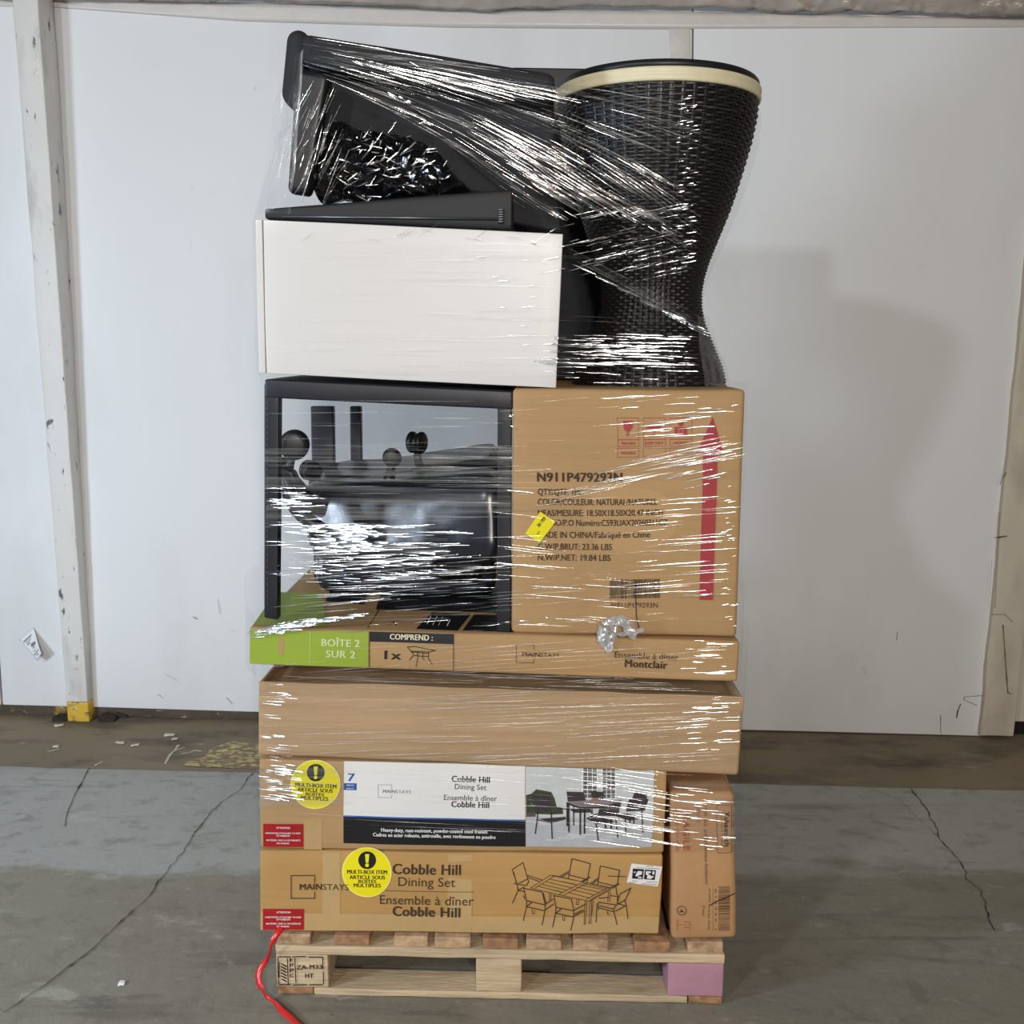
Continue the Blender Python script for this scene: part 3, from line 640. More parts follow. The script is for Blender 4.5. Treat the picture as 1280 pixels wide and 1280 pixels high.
# ------------------------------------------------------------------ second long carton, photograph printed on it
rt, fc, tp, c8 = carton('carton', 'long brown carton with a white and black banner and a dining set photo', 'box', (323, 949), (834, 962), (829.5, 1066.5), (325, 1060), .006, .62, K['kraft'], .0022, 6, 2, .003, .005, (26, 6, 14))
pr = Print(fc)
tpp = Print(fc); tpp.quad('tape', ((381, 1022), (404, 1022.6), (403, 1061.5), (380.5, 1061)), (2, 4), .0006); tpp.build('tape', 'packing_tape', K['tape_brown'], rt)
pr.quad('white', ((430, 951), (656.5, 957), (656.5, 1024.5), (430, 1019.7)), (14, 5), .0013)
pr.quad('black', ((430, 1019.7), (656.5, 1024.5), (656.5, 1057.4), (430, 1053)), (14, 3), .0014)
pr.quad('blue', ((430, 1018.4), (656.5, 1023.2), (656.5, 1025.2), (430, 1020.2)), (14, 1), .002)
pr.text('blue', '7', 435, 976, 443, 976.3, 9.5, True, .0018); pr.rect('blue', 430, 978.4, 446, 987, .02, (1, 1), .0018)
pr.text('wtxt', 'PIECE', 433.5, 981.8, 442.5, 982, 1.8, True, .0024); pr.text('wtxt', 'pièces', 433.5, 985.6, 442.5, 985.8, 1.8, True, .0024)
logo_square(pr, 'grey', 473.2, 980.5, 490, 996, .55, (985.4, 992.5)); pr.text('grey', 'MAIN', 479.3, 990.3, 494.5, 990.5, 3.8, True, .0018); pr.text('grey', 'STAYS', 495.3, 990.5, 513.8, 990.9, 3.8, False, .0018)
pr.text('btxt', 'Cobble Hill', 565, 976.6, 612, 977.8, 7.2, True, .0018); pr.text('btxt', 'Dining Set', 568.8, 985.5, 608, 986.5, 6.4, False, .0018)
pr.text('btxt', 'Ensemble à dîner', 555.2, 998.8, 621.4, 1000, 6.4, False, .0018); pr.text('btxt', 'Cobble Hill', 564.8, 1007.6, 611.4, 1008.6, 7.2, True, .0018)
pr.text('wtxt', 'Heavy-duty, rust-resistant, powder-coated steel frames', 476.6, 1037.8, 609.5, 1040.4, 4.4, True, .002); pr.text('wtxt', 'Cadres en acier robuste, antirouille, avec revêtement en poudre', 466.5, 1043.8, 619.5, 1047.2, 4.4, True, .002)
pr.build('white', 'white_banner', K['white_print'], rt); pr.build('black', 'black_banner', K['ink_black'], rt); pr.build('blue', 'blue_print', K['blue'], rt)
pr.build('grey', 'grey_lettering', K['grey_ink'], rt); pr.build('btxt', 'lettering', K['ink_black'], rt); pr.build('wtxt', 'white_lettering', K['white_print'], rt)
round_sticker(rt, fc, 394.6, 980, 31, [('MULTI-BOX ITEM', 369.6, 420.5, 982.6, 4.8), ('ARTICLE SOUS', 372.5, 416, 988.4, 4.6), ('BOÎTES', 383, 405.3, 994, 4), ('MULTIPLES', 377, 410.5, 999, 4.6)], .05)
red_label(rt, fc, 328.8, 1029.6, 380, 1058)
# printed photograph: flat shapes in print colours
ph = Print(fc); U = lambda x, y: (640+x*210/1280, 950+y*120/731)
for k, c in (('sky', (206, 209, 208)), ('patio', (184, 186, 190)), ('dark', (62, 54, 60)), ('leg', (38, 36, 42)), ('leaf', (62, 70, 48)), ('pane', (98, 96, 96)), ('frame', (232, 232, 230)), ('top', (134, 126, 128)), ('pot', (96, 82, 80)), ('streak', (206, 206, 206)), ('stone', (150, 120, 104))):
    K['ph_'+k] = surf('photo_'+k, lin(*c), .45, .06, 30)
def PQ(k, *pts, lift): ph.poly(k, [U(*p) for p in pts], lift)
ph.quad('sky', (U(105, 45), U(1082, 80), U(1075, 470), U(105, 430)), (10, 4), .0014)
ph.quad('patio', (U(105, 425), U(1072, 460), U(1065, 660), U(105, 655)), (10, 3), .0016)
for i in range(14):
    yy = 450+random.random()*180; xx = 120+random.random()*800; ph.quad('streak', (U(xx, yy), U(xx+60+90*random.random(), yy+4), U(xx+100, yy+14), U(xx-20, yy+10)), (1, 1), .0019)
for k in range(9): ph.line('streak2', [U(150+k*110, 60+k*3), U(150+k*110, 420)], .35, .0017)
for (xa, xb) in ((540, 650), (690, 790)):
    ph.quad('frame', (U(xa-8, 52), U(xb+8, 56), U(xb+8, 290), U(xa-8, 290)), (1, 1), .0018)
    for r_ in range(7):
        for c_ in range(3):
            w_ = (xb-xa)/3; ph.quad('pane', (U(xa+c_*w_+3, 56+r_*33), U(xa+(c_+1)*w_-3, 56+r_*33), U(xa+(c_+1)*w_-3, 84+r_*33), U(xa+c_*w_+3, 84+r_*33)), (1, 1), .0021)
PQ('leaf', (108, 260), (150, 250), (185, 218), (250, 230), (300, 240), (325, 290), (340, 350), (385, 360), (390, 405), (300, 410), (108, 400), lift=.0019)
PQ('pot', (108, 395), (180, 395), (180, 425), (108, 425), lift=.002)
def chairp(back, seat, legs, arms=()):
    PQ('dark', *back, lift=.0026); PQ('dark', *seat, lift=.0026)
    for l in legs: ph.line('leg', [U(*p) for p in l], 1.5, .0028)
    for l in arms: ph.line('leg', [U(*p) for p in l], 1.1, .0029)
chairp(((415, 235), (545, 238), (565, 305), (425, 310)), ((440, 365), (600, 362), (610, 392), (470, 395)), [[(470, 330), (470, 485)], [(612, 360), (612, 430)]])
chairp(((600, 230), (700, 235), (705, 270), (610, 280)), ((620, 275), (700, 275), (700, 290), (620, 290)), [])
chairp(((935, 240), (1030, 250), (1025, 290), (918, 285)), ((895, 292), (1040, 290), (1010, 380), (870, 385)), [[(990, 380), (998, 545)], [(865, 440), (870, 560)], [(930, 410), (930, 475)], [(900, 410), (900, 470)]])
PQ('dark', (760, 410), (880, 400), (1000, 440), (900, 455), lift=.0026)
PQ('top', (405, 315), (560, 300), (850, 295), (700, 350), (520, 358), lift=.003)
PQ('stone', (595, 300), (620, 280), (665, 278), (670, 310), (600, 325), lift=.0032)
for l in ([(522, 358), (520, 555)], [(556, 360), (553, 548)], [(422, 325), (420, 490)], [(432, 328), (433, 540)], [(420, 322), (520, 358), (700, 352)], [(715, 440), (715, 525)], [(760, 440), (758, 520)]): ph.line('leg', [U(*p) for p in l], 2.0, .0031)
chairp(((680, 305), (840, 295), (810, 420), (655, 415)), ((570, 438), (700, 430), (790, 462), (640, 480)), [[(642, 470), (658, 602)], [(795, 450), (808, 578)]], [[(570, 438), (650, 400)], [(600, 450), (650, 420)]])
chairp(((150, 265), (285, 268), (305, 390), (180, 385)), ((205, 440), (410, 425), (410, 445), (300, 472)), [[(195, 385), (192, 440), (175, 552)], [(298, 390), (303, 590)], [(432, 370), (434, 538)]], [[(290, 350), (440, 372)], [(190, 448), (300, 470)]])
for k in ('sky', 'patio', 'streak', 'streak2', 'frame', 'pane', 'leaf', 'pot', 'dark', 'top', 'stone', 'leg'): pass
base = ph.build('sky', 'printed_photo', K['ph_sky'], rt); base['label'] = 'printed photograph of grey patio chairs round a table'
for k, nm in (('patio', 'photo_patio'), ('streak', 'photo_light_streak'), ('streak2', 'photo_cladding_line'), ('frame', 'photo_window'), ('pane', 'photo_pane'), ('leaf', 'photo_shrub'), ('pot', 'photo_planter'), ('dark', 'photo_chairs'), ('top', 'photo_table'), ('stone', 'photo_dish'), ('leg', 'photo_legs')):
    o = ph.build(k, nm, K['ph_'+('streak' if k == 'streak2' else k)], base); o['kind'] = 'stuff'

# ------------------------------------------------------------------ carton standing on end at the right
rt, fc, tp, c8 = carton('carton', 'tall reddish carton standing on its end at the right of the long cartons', 'box', (838, 991), (919, 990), (920, 1174.5), (840, 1176.5), .0, .60, K['kraft_red'], .003, 6, 3, .008, .012, (6, 8, 14))
V = lambda x, y: (830+x/5.818, 960+y/5.818)
pr = Print(fc)
def rtext(part, t, x, y0, y1, cap, bold=False): a = V(x, y0); c = V(x, y1); pr.text(part, t, a[0], a[1], c[0], c[1], cap, bold)
pr.line('ink', [V(*p) for p in ((395, 262), (490, 268), (495, 275), (492, 600), (485, 606), (392, 603), (386, 595), (387, 270), (395, 262))], .5)
rtext('ink', 'Yaheetech', 440, 312, 556, 6.6, True); rtext('ink', 'EASY GET MORE', 418, 320, 550, 1.6)
rtext('ink', 'ITEM NO.: 615337 Antique Gold(twin)', 292, 270, 830, 3.6); rtext('ink', 'QTY:1SET', 238, 270, 388, 3.8)
rtext('fr', 'FRAGILE', 138, 300, 590, 7.6, True); rtext('fr', 'HANDLE WITH CARE', 84, 290, 600, 3.4)
rtext('ink', '615337 Antique Gold', 318, 866, 1176, 2.2); rtext('ink', '(Twin)', 276, 990, 1070, 2.6); rtext('ink', '615337-1', 366, 866, 1176, 1.4)
pr.disc('ink', *V(130, 1035), 6, .0016, 32, 5.2); rtext('ink', '4', 114, 1020, 1052, 5.4)
pr.line('ink', [V(350, 860), V(352, 1185)], .3)
for k, yy in enumerate([852+i*8.6+random.random()*3 for i in range(39)]): pr.line('ink', [V(390, yy), V(470, yy)], .35+.5*random.random())
pr.line('pen', [V(330, 990), V(370, 965), (V(505, 912))], 1.1, .002)
pr.line('fr', [V(100, 1105), V(100, 1180)], .9); pr.line('fr', [V(150, 1120), V(190, 1120), V(190, 1145)], .8); pr.line('fr', [V(150, 1160), V(190, 1160), V(190, 1180)], .8); pr.line('fr', [V(110, 1140), V(190, 1140)], .5)
pr.build('ink', 'lettering', K['ink'], rt); pr.build('fr', 'red_lettering', K['faint_red'], rt); pr.build('pen', 'pen_stroke', K['ink_black'], rt)

# ------------------------------------------------------------------ plain carton
rt, fc, tp, c8 = carton('carton', 'plain unprinted brown carton above the banner carton', 'box', (323, 866), (928.5, 886), (923, 969.5), (322, 944.5), .0, .66, K['kraft_pale'], .003, 4, 4, .006, .008, (26, 8, 10))
# flaps and sunken top invented to shade the band under the carton above
c = front8((323.5, 851.5), (929, 871), (928.5, 890), (323, 870), -.001, .005)
vs, fs = rbox(c, .002, (60, 1, 5), .003, 9, 4); obj('shade_flap', vs, fs, K['kraft_pale'], rt, True)
for (a_, b_) in ((0, 3), (1, 2)):
    p0 = c[a_]+nF*.006; p1 = c[b_]+nF*.006; sx = tF*(.006 if a_ == 0 else -.006)
    q8 = [p0, p0+sx, p1+sx, p1] if a_ == 0 else [p0+sx, p0, p1, p1+sx]
    q8 = [v+(-Z*.004 if k < 2 else Z*0) for k, v in enumerate(q8)]
    vs, fs = rbox(q8+[v+nF*.64 for v in q8], .001, (1, 12, 2), .001, 6, 2); obj('shade_flap', vs, fs, K['kraft_pale'], rt, True)
fl = MB(); n = 70; vs = []
for i in range(n+1):
    x = 330+590*i/n; w = noise.noise(Vector((x*.03, 3, 0)))
    p = onF(x, 852.6+20*i/n, -.004); q_ = onF(x, 855.5+20*i/n+3*w, -.0032)
    vs += [p+Z*.0006*w, q_+Z*0]
fl.add(vs, [(2*i, 2*i+2, 2*i+3, 2*i+1) for i in range(n)]); fl.build('flap_edge', K['kraft_pale'], rt, True)

# ------------------------------------------------------------------ flat printed carton
rt, fc, tp, BC = carton('carton', 'flat brown carton with a lime green end and black contents panel', 'box', (311, 784), (925.5, 802), (922, 853), (311.5, 831), -.012, .78, K['kraft'], .0016, 5, 5, .003, .007, (26, 10, 5))
pr = Print(fc)
pr.quad('green', ((312.5, 786.5), (461, 789.8), (461, 833.6), (312.5, 829.5)), (9, 3), .0013)
pr.line('gl', [(388, 789), (388, 831)], .5, .0018); pr.quad('pk', ((348.3, 796), (354.8, 796), (354.8, 818.6), (348.3, 818.3)), (1, 1), .0018)
pr.line('pk', [(356, 806), (364, 806)], .8, .0018)
pr.text('gl', 'BOÎTE 2', 402.6, 806.8, 450, 808.2, 8.6, True, .0018); pr.text('gl', 'SUR 2', 408.3, 821, 444.5, 822.2, 8.6, True, .0018)
pr.quad('black', ((462, 789.6), (567.6, 792.4), (567.6, 804.8), (462, 801.6)), (6, 1), .0014)
pr.text('cream', 'COMPREND :', 488, 799, 541, 800.4, 6.6, True, .0019)
pr.line('black', [(462.4, 801), (462.4, 834)], .9); pr.line('black', [(567, 792.5), (567, 837.8)], .9); pr.line('black', [(462, 789.8), (567.5, 792.6)], .6)
pr.text('black', '1x', 481.5, 823.6, 501.5, 824.2, 10.8, True)
c_ = lambda x, y: (290+x/3.657, 740+y/3.657)
for l in ([(803, 250), (835, 247), (930, 265), (900, 272), (820, 268), (803, 250)], [(820, 268), (832, 285), (812, 310)], [(850, 270), (850, 300), (842, 342)], [(900, 272), (898, 300), (915, 328)], [(875, 275), (872, 300), (880, 308)], [(820, 272), (900, 278)], [(835, 290), (850, 285)], [(850, 290), (895, 292)]): pr.line('black', [c_(*p) for p in l], .9)
logo_square(pr, 'ink', 645.3, 806.6, 667.3, 828, .6, (812, 822)); pr.text('ink', 'MAIN', 653, 819.8, 674.5, 820.4, 5, True); pr.text('ink', 'STAYS', 675.4, 820.5, 699, 821.2, 5)
pr.text('ink', 'Ensemble à dîner', 768.5, 821.4, 847.6, 825.2, 7.6); pr.text('ink', 'Montclair', 781.5, 833, 833.4, 835.6, 9.2, True)
pr.build('green', 'green_panel', K['green'], rt); pr.build('gl', 'pale_lettering', K['pale_ink'], rt); pr.build('pk', 'pale_mark', K['kraft'], rt); pr.build('black', 'black_panel', K['ink_black'], rt)
pr.build('cream', 'cream_lettering', K['cream'], rt); pr.build('ink', 'lettering', K['ink'], rt)
tq = Print(tp)
tq.quad('green', ((316, 782), (408, 784), (402, 742), (345, 741)), (3, 3), .0014)
for (a, b_, c, d) in (((520, 787), (572, 789), (588, 768), (540, 766)), ((578, 789), (625, 790.5), (632, 770), (592, 768.5)), ((630, 791), (642, 791.5), (642, 772), (637, 771)), ((470, 762), (640, 767), (640, 735), (480, 730)), ((406, 752), (455, 756), (468, 728), (420, 726))): tq.quad('black', (a, b_, c, d), (3, 3), .0014)
for l in ([(460, 785), (474, 762)], [(486, 782), (492, 778), (496, 783)]): tq.line('black', l, 1.0, .0016)
tq.line('white', [(534, 781), (538, 771)], 1.2, .002); tq.line('white', [(541, 782), (546, 771)], 1.0, .002); tq.line('white', [(548, 783), (553, 772)], .6, .002); tq.line('white', [(559, 783), (562, 776)], 1.4, .002)
tq.build('green', 'green_panel', K['green'], rt); tq.build('black', 'black_panel', K['ink_black'], rt); tq.build('white', 'white_lettering', K['white_print'], rt)

# ------------------------------------------------------------------ square carton with shipping marks
rt, fc, tp, c8 = carton('carton', 'square brown carton with black shipping text and a tall red arrow', 'box', (641, 486), (932, 487), (921.5, 797), (639, 792), -.004, .74, K['kraft'], .0026, 5, 6, .006, .010, (16, 8, 16))
pr = Print(fc)
sl = .008
for t, x0, x1, y, cap, bo in (('N911P479293N', 672, 776.5, 601.8, 11.2, True), ('QTY/QTE: 1PC', 672, 727.5, 618.4, 7.6, False), ('COLOR/COULEUR: NATURAL/NATUREL', 672, 820, 631, 7.6, False), ('MEAS/MESURE: 18.50X18.50X20.47 INCH', 672, 827, 644.8, 7.6, False), ('P.O NO/P.O Numéro:C593UAX20260311CZ', 672, 833, 656.8, 7.6, False), ('MADE IN CHINA/Fabriqué en Chine', 672, 811, 672, 7.6, False), ('G.W/P.BRUT: 23.36 LBS', 672, 764, 686.5, 7.6, False), ('N.W/P.NET: 19.84 LBS', 672, 762.5, 700.2, 7.6, False)):
    pr.text('ink', t, x0, y, x1, y+(.2 if t[0] != 'M' else -.4), cap, bo)
    if not bo: pr.text('ink', t, x0+.35, y, x1+.35, y+(.2 if t[0] != 'M' else -.4), cap, False)
xx = 762.5
while xx < 823:
    w = random.choice((.45, .7, 1.1)); pr.line('ink', [(xx+w/2, 724.2), (xx+w/2, 747.6)], w); xx += w+random.choice((.45, .7, 1.0))
pr.text('ink', 'N911P479293N', 764.5, 759.2, 821.5, 760, 6, False)
pr.line('pen', [(794, 726), (794.6, 750), (795.5, 770), (799, 785)], 1.1, .002)
pr.poly('red', [(891, 521), (905, 568), (896.6, 568), (878.4, 567), (870, 567)], .0014); pr.quad('red', ((878.4, 566), (896.6, 567), (891, 750.5), (873.6, 750)), (1, 10), .0014)
I = lambda x, y: (760+x*150/1280, 510+y*70/597)
for (x0, y0, x1, y1) in ((100, 98, 325, 405), (378, 100, 612, 405), (662, 103, 893, 405), (95, 425, 322, 520), (372, 425, 612, 522), (655, 427, 885, 524)): pr.line('red', [I(x0, y0), I(x1, y0), I(x1, y1), I(x0, y1)], .55, .0016, True)
for x0, x1 in ((100, 325), (378, 612), (662, 893)): pr.line('red', [I(x0, 332), I(x1, 332)], .9)
pr.poly('red', [I(*p) for p in ((160, 130), (265, 130), (262, 200), (235, 240), (218, 245), (215, 290), (195, 290), (200, 245), (172, 225))]); pr.poly('red', [I(*p) for p in ((400, 215), (440, 185), (490, 172), (540, 182), (590, 212))]); pr.line('red', [I(495, 210), I(495, 285), I(470, 285)], .8)
pr.poly('red', [I(*p) for p in ((710, 200), (845, 200), (848, 290), (708, 290))]); pr.disc('red', *I(780, 165), 3.4, .0016, 20); pr.disc('redc', *I(775, 245), 3.2, .002, 20, 2.3)
for t, x0, x1, y in (('FRAGILE', 140, 290, 385), ('KEEP DRY', 395, 590, 385), ('HEAVY', 700, 850, 385), ('FRAGILE', 135, 285, 490)): a = I(x0, y); c = I(x1, y); pr.text('red', t, a[0], a[1], c[0], c[1], 3.4, True)
pr.build('ink', 'lettering', K['ink'], rt); pr.build('pen', 'pen_stroke', K['ink_black'], rt); pr.build('red', 'red_marks', K['red_ink'], rt); pr.build('redc', 'mark_ring', K['kraft'], rt)
J = lambda x, y: (650+x*50/1280, 635+y*45/1152)
ys = Print(fc); ys.quad('y', (J(640, 110), J(1115, 435), J(620, 1100), J(150, 800)), (3, 3), .0024)
ys.text('t', '261 1929', *J(600, 610), *J(830, 330), 4.2, True, .003); ys.line('t', [J(610, 740), J(535, 830)], .8, .003)
st = ys.build('y', 'yellow_sticker', K['yellow'], rt); st['label'] = 'tilted rectangular yellow sticker'; ys.build('t', 'lettering', K['ink_black'], st)

# ------------------------------------------------------------------ open black metal stand with a chair base inside it
topz = (BC[1].z+BC[0].z)/2
def standing():
    rt = empty('metal_stand', onF(485, 780, .25), 'open black metal side stand with round chair-base casters showing through it', 'stand')
    def bar(TL, TR, BR, BL, off, d, name, m='metal_black', seed=0, r=.003):
        c = front8(TL, TR, BR, BL, off, d); vs, fs = rbox(c, r, (2, 2, 10), .0006, 8, seed); return obj(name, vs, fs, K[m], rt, True)
    bar((330, 480), (349, 480), (347, 775), (330, 772), 0.004, .03, 'leg')
    bar((622, 498), (640, 499), (638.5, 792), (621, 791), .004, .03, 'leg')
    # rear legs stand on the carton top
    def rear(px0, px1, off, name='leg'):
        f = [onF(px0, 508, off), onF(px1, 508, off)]
        zb = topz+.002; A, B = f[0].copy(), f[1].copy(); A.z = zb; B.z = zb
        c = [f[0], f[1], B, A]; vs, fs = rbox(c+[p+nF*.03 for p in c], .003, (2, 2, 10), 0, 8, 1); obj(name, vs, fs, K['metal_black'], rt, True)
    rear(388, 416, .46); rear(437, 450.5, .49); 
    c = front8((331, 474), (641, 489), (641, 512), (331, 497), .002, .5); vs, fs = rbox(c, .004, (12, 8, 2), .001, 6, 3); obj('top_frame', vs, fs, K['metal_black'], rt, True)
    # perforated edge studs on the left leg
    b_ = MB()
    for i in range(34):
        y = 503+i*7.6; p = onF(334.2, y, .0015)
        c = [p+tF*a+Z*z for a, z in ((-.0013, .0016), (.0013, .0016), (.0013, -.0016), (-.0013, -.0016))]
        b_.add(c+[q+nF*.003 for q in c], [(0, 1, 2, 3), (4, 7, 6, 5), (0, 4, 5, 1), (1, 5, 6, 2), (2, 6, 7, 3), (3, 7, 4, 0)])
    o = b_.build('stud_row', K['chrome'], rt); o['kind'] = 'stuff'
standing()
def disc_pair(c, ax, r, w):
    vs = []; fs = []; n = 28
    prof = [(0, -w), (r*.55, -w), (r*.9, -w*.75), (r, -w*.35), (r, w*.35), (r*.9, w*.75), (r*.55, w), (0, w)]
    a = ax.cross(Z).normalized(); b_ = ax.cross(a).normalized()
    for (rr, h) in prof:
        for k in range(n): an = 2*math.pi*k/n; vs.append(c+ax*h+(a*math.cos(an)+b_*math.sin(an))*max(rr, .0005))
    for i in range(len(prof)-1):
        for k in range(n): fs.append((i*n+k, i*n+(k+1) % n, (i+1)*n+(k+1) % n, (i+1)*n+k))
    return vs, fs
def chair_base():
    hub = onF(452, 655, .30)
    rt = empty('office_chair_base', hub, 'upturned black office chair base with twin-wheel casters inside the metal stand', 'chair base')
    vs, fs = tube([hub-nF*.02+Z*(-.06), hub+Z*.05], [.034, .026], 20); obj('hub', vs, fs, K['plastic'], rt, True)
    for (px, py, off, r, yaw, apx, apy) in ((368, 556, .14, .0335, .15, 360, 590), (521, 553, .36, .0265, .5, 523, 582), (490, 572, .20, .0215, .2, 488, 592), (388, 588, .42, .026, .7, 392, 606), (352, 583, .30, .024, .9, 356, 600)):
        c = onF(px, py, off); e = onF(apx, apy, off+.01)
        mid_ = lerp(hub, e, .55)+Z*(-.035)
        pts = [hub, lerp(hub, mid_, .5)+Z*-.01, mid_, lerp(mid_, e, .55)+Z*-.006, e]
        vs, fs = tube(pts, [.026, .023, .019, .015, .012], 12); arm = obj('arm', vs, fs, K['plastic'], rt, True)
        vs, fs = tube([e-Z*.004, lerp(e, c, .6)], [.011, .009], 10); obj('stem', vs, fs, K['plastic'], arm, True)
        ax = Vector((math.sin(yaw), -math.cos(yaw), 0)).normalized() if px != 521 else Vector((.92, -.4, 0)).normalized()
        for s_ in (-1, 1):
            vs, fs = disc_pair(c+ax*s_*r*.36*(1 if px != 521 else 1.3), ax, r, r*.30); obj('caster_wheel', vs, fs, K['plastic'], arm, True)
        vs, fs = tube([c+ax*-r*.2, c+ax*r*.2], [r*.85, r*.85], 16); obj('caster_core', vs, fs, K['plastic'], arm, True)
chair_base()
# curved black armrest hooking down at the left
a_ = [onF(x, y, .10) for x, y in ((352, 588), (358, 604), (362, 618), (370, 634), (384, 650), (404, 664), (430, 672))]
rt = empty('curved_armrest', a_[-1], 'curved black plastic armrest hanging inside the left of the stand', 'armrest')
vs, fs = tube(a_, [.012, .015, .017, .018, .018, .018, .02], 12); obj('arm_bow', vs, fs, K['plastic'], rt, True)
c = front8((348, 583), (366, 590), (372, 606), (354, 600), .085, .04); vs, fs = rbox(c, .006, (3, 3, 3), .001, 8, 1); obj('arm_pad', vs, fs, K['plastic'], rt, True)
# black bagged furniture filling the stand
def bagged():
    y0 = .29
    TL, TR = onF(388, 603, y0), onF(626, 574, y0)
    BL, BR = onF(396, 735, y0), onF(618, 738, y0)
    BL.z = BR.z = topz+.006
    c = [TL, TR, BR, BL]; c8 = c+[p+nF*.17+Z*(.03 if i < 2 else 0) for i, p in enumerate(c)]
    rt = empty('bagged_seat', (BL+BR)/2, 'black plastic-bagged seat bulging inside the metal stand', 'seat')
    vs, fs = rbox(c8, .032, (34, 12, 22), .0, 6, 3, rs=5)
    out = []
    for v in vs:
        n_ = noise.noise_vector(v*5.5)*.010+noise.noise_vector(v*16)*.005
        v = v+n_; v.z = max(v.z, topz+.003); out.append(v)
    obj('bag', out, fs, K['bag'], rt, True)
    # a padded lower lip hanging nearer the front
    c = [onF(366, 606, .245), onF(632, 592, .07), onF(630, 712, .035), onF(384, 706, .20)]; c8 = c+[p+nF*.2 for p in c]
    vs, fs = rbox(c8, .055, (34, 8, 16), 0, 6, 9, rs=6); out = [v+noise.noise_vector(v*5+Vector((4, 0, 0)))*.006+noise.noise_vector(v*22)*.0012 for v in vs]
    obj('cushion', out, fs, K['bag'], rt, True)
    c = [onF(540, 690, .12), onF(622, 676, .12), onF(604, 726, .14), onF(548, 728, .14)]; c8 = c+[p+nF*.14 for p in c]
    vs, fs = rbox(c8, .025, (12, 6, 8), 0, 6, 9, rs=4); out = [v+noise.noise_vector(v*9+Vector((4, 0, 0)))*.008 for v in vs]
    obj('bag_corner', out, fs, K['crumple'], rt, True)
bagged()

# ------------------------------------------------------------------ white cabinet
def cabinet():
    c8 = front8((319, 274), (704, 292), (695, 485.5), (324, 466), .0, .42)
    rt = empty('white_cabinet', (c8[2]+c8[3])/2+nF*.2, 'white laminate cabinet lying across the black stand', 'cabinet')
    fTL, fTR, fBR, fBL, bTL, bTR, bBR, bBL = c8
    def box(u0, u1, v0, v1, t0, t1, name, r=.0015, seg=(4, 3, 4), amp=0.0):
        def q(u, v, t): return lerp(lerp(lerp(fBL, fBR, u), lerp(fTL, fTR, u), t), lerp(lerp(bBL, bBR, u), lerp(bTL, bTR, u), t), v)
        c = [q(u0, v0, t1), q(u1, v0, t1), q(u1, v0, t0), q(u0, v0, t0), q(u0, v1, t1), q(u1, v1, t1), q(u1, v1, t0), q(u0, v1, t0)]
        vs, fs = rbox(c, r, seg, amp, 5, 1); return obj(name, vs, fs, K['white_lam'], rt, True)
    box(0, .022, .0, 1, 0, 1, 'side_panel'); box(.974, .999, .052, 1, 0, 1, 'side_panel')
    box(.0235, .9735, .05, 1, .96, .999, 'top_panel'); box(.0235, .9735, .05, 1, .001, .04, 'bottom_panel'); box(.0235, .9735, .97, 1, .042, .958, 'back_panel')
    box(.0245, 1.0, .002, .048, .0, .998, 'door', .002, (16, 2, 8), .0012)
    return c8
CAB = cabinet()

# ------------------------------------------------------------------ dark pieces lying on the cabinet
def simple(name, label, cat, part, c8, m, r=.006, seg=(12, 4, 4), amp=.002, seed=0, freq=6, rs=3):
    rt = empty(name, (c8[2]+c8[3])/2, label, cat); vs, fs = rbox(c8, r, seg, amp, freq, seed, rs=rs); obj(part, vs, fs, K[m], rt, True); return rt
c = front8((331, 261), (641, 236), (641, 287.5), (331, 273.5), .012, .34)
rt = simple('black_tabletop', 'dark folded tabletop panel lying flat on the white cabinet', 'tabletop', 'panel', c, 'tabletop', .005, amp=.001)
vs, fs = tube([onF(352, 270.5, .006), onF(622, 273.5, .006)], .0022, 8); obj('edge_rail', vs, fs, K['chrome'], rt, True)
for i in range(6):
    p = onF(627, 262+i*3.0, .004); vs, fs = tube([p-tF*.006, p+tF*.006], .0022, 8); obj('ribbed_cap', vs, fs, K['chrome'], rt, True)
# black crate behind the wicker rim
f = [onF(640, 84, .50), onF(836, 87, .50), onF(836, 205, .50), onF(640, 200, .50)]
b2 = onF(868, 105, .64); dv = b2-f[1]; dv.z = 0
simple('black_crate', 'flat black box whose top corner shows behind the wicker rim', 'box', 'shell', f+[p+dv for p in f], 'ink_black', .004, amp=.0005)
f = [onF(630, 150, .545), onF(800, 165, .545), onF(800, 480, .545), onF(630, 478, .545)]
zt_c = min(onF(700, 486, 0).z, onF(900, 487, 0).z)+.001
f[2].z = f[3].z = zt_c; dv = nF*.16
simple('dark_seat_back', 'plain black padded board standing behind the wicker pedestal', 'seat back', 'board', f+[p+dv for p in f], 'fabric_black', .012, amp=.001)
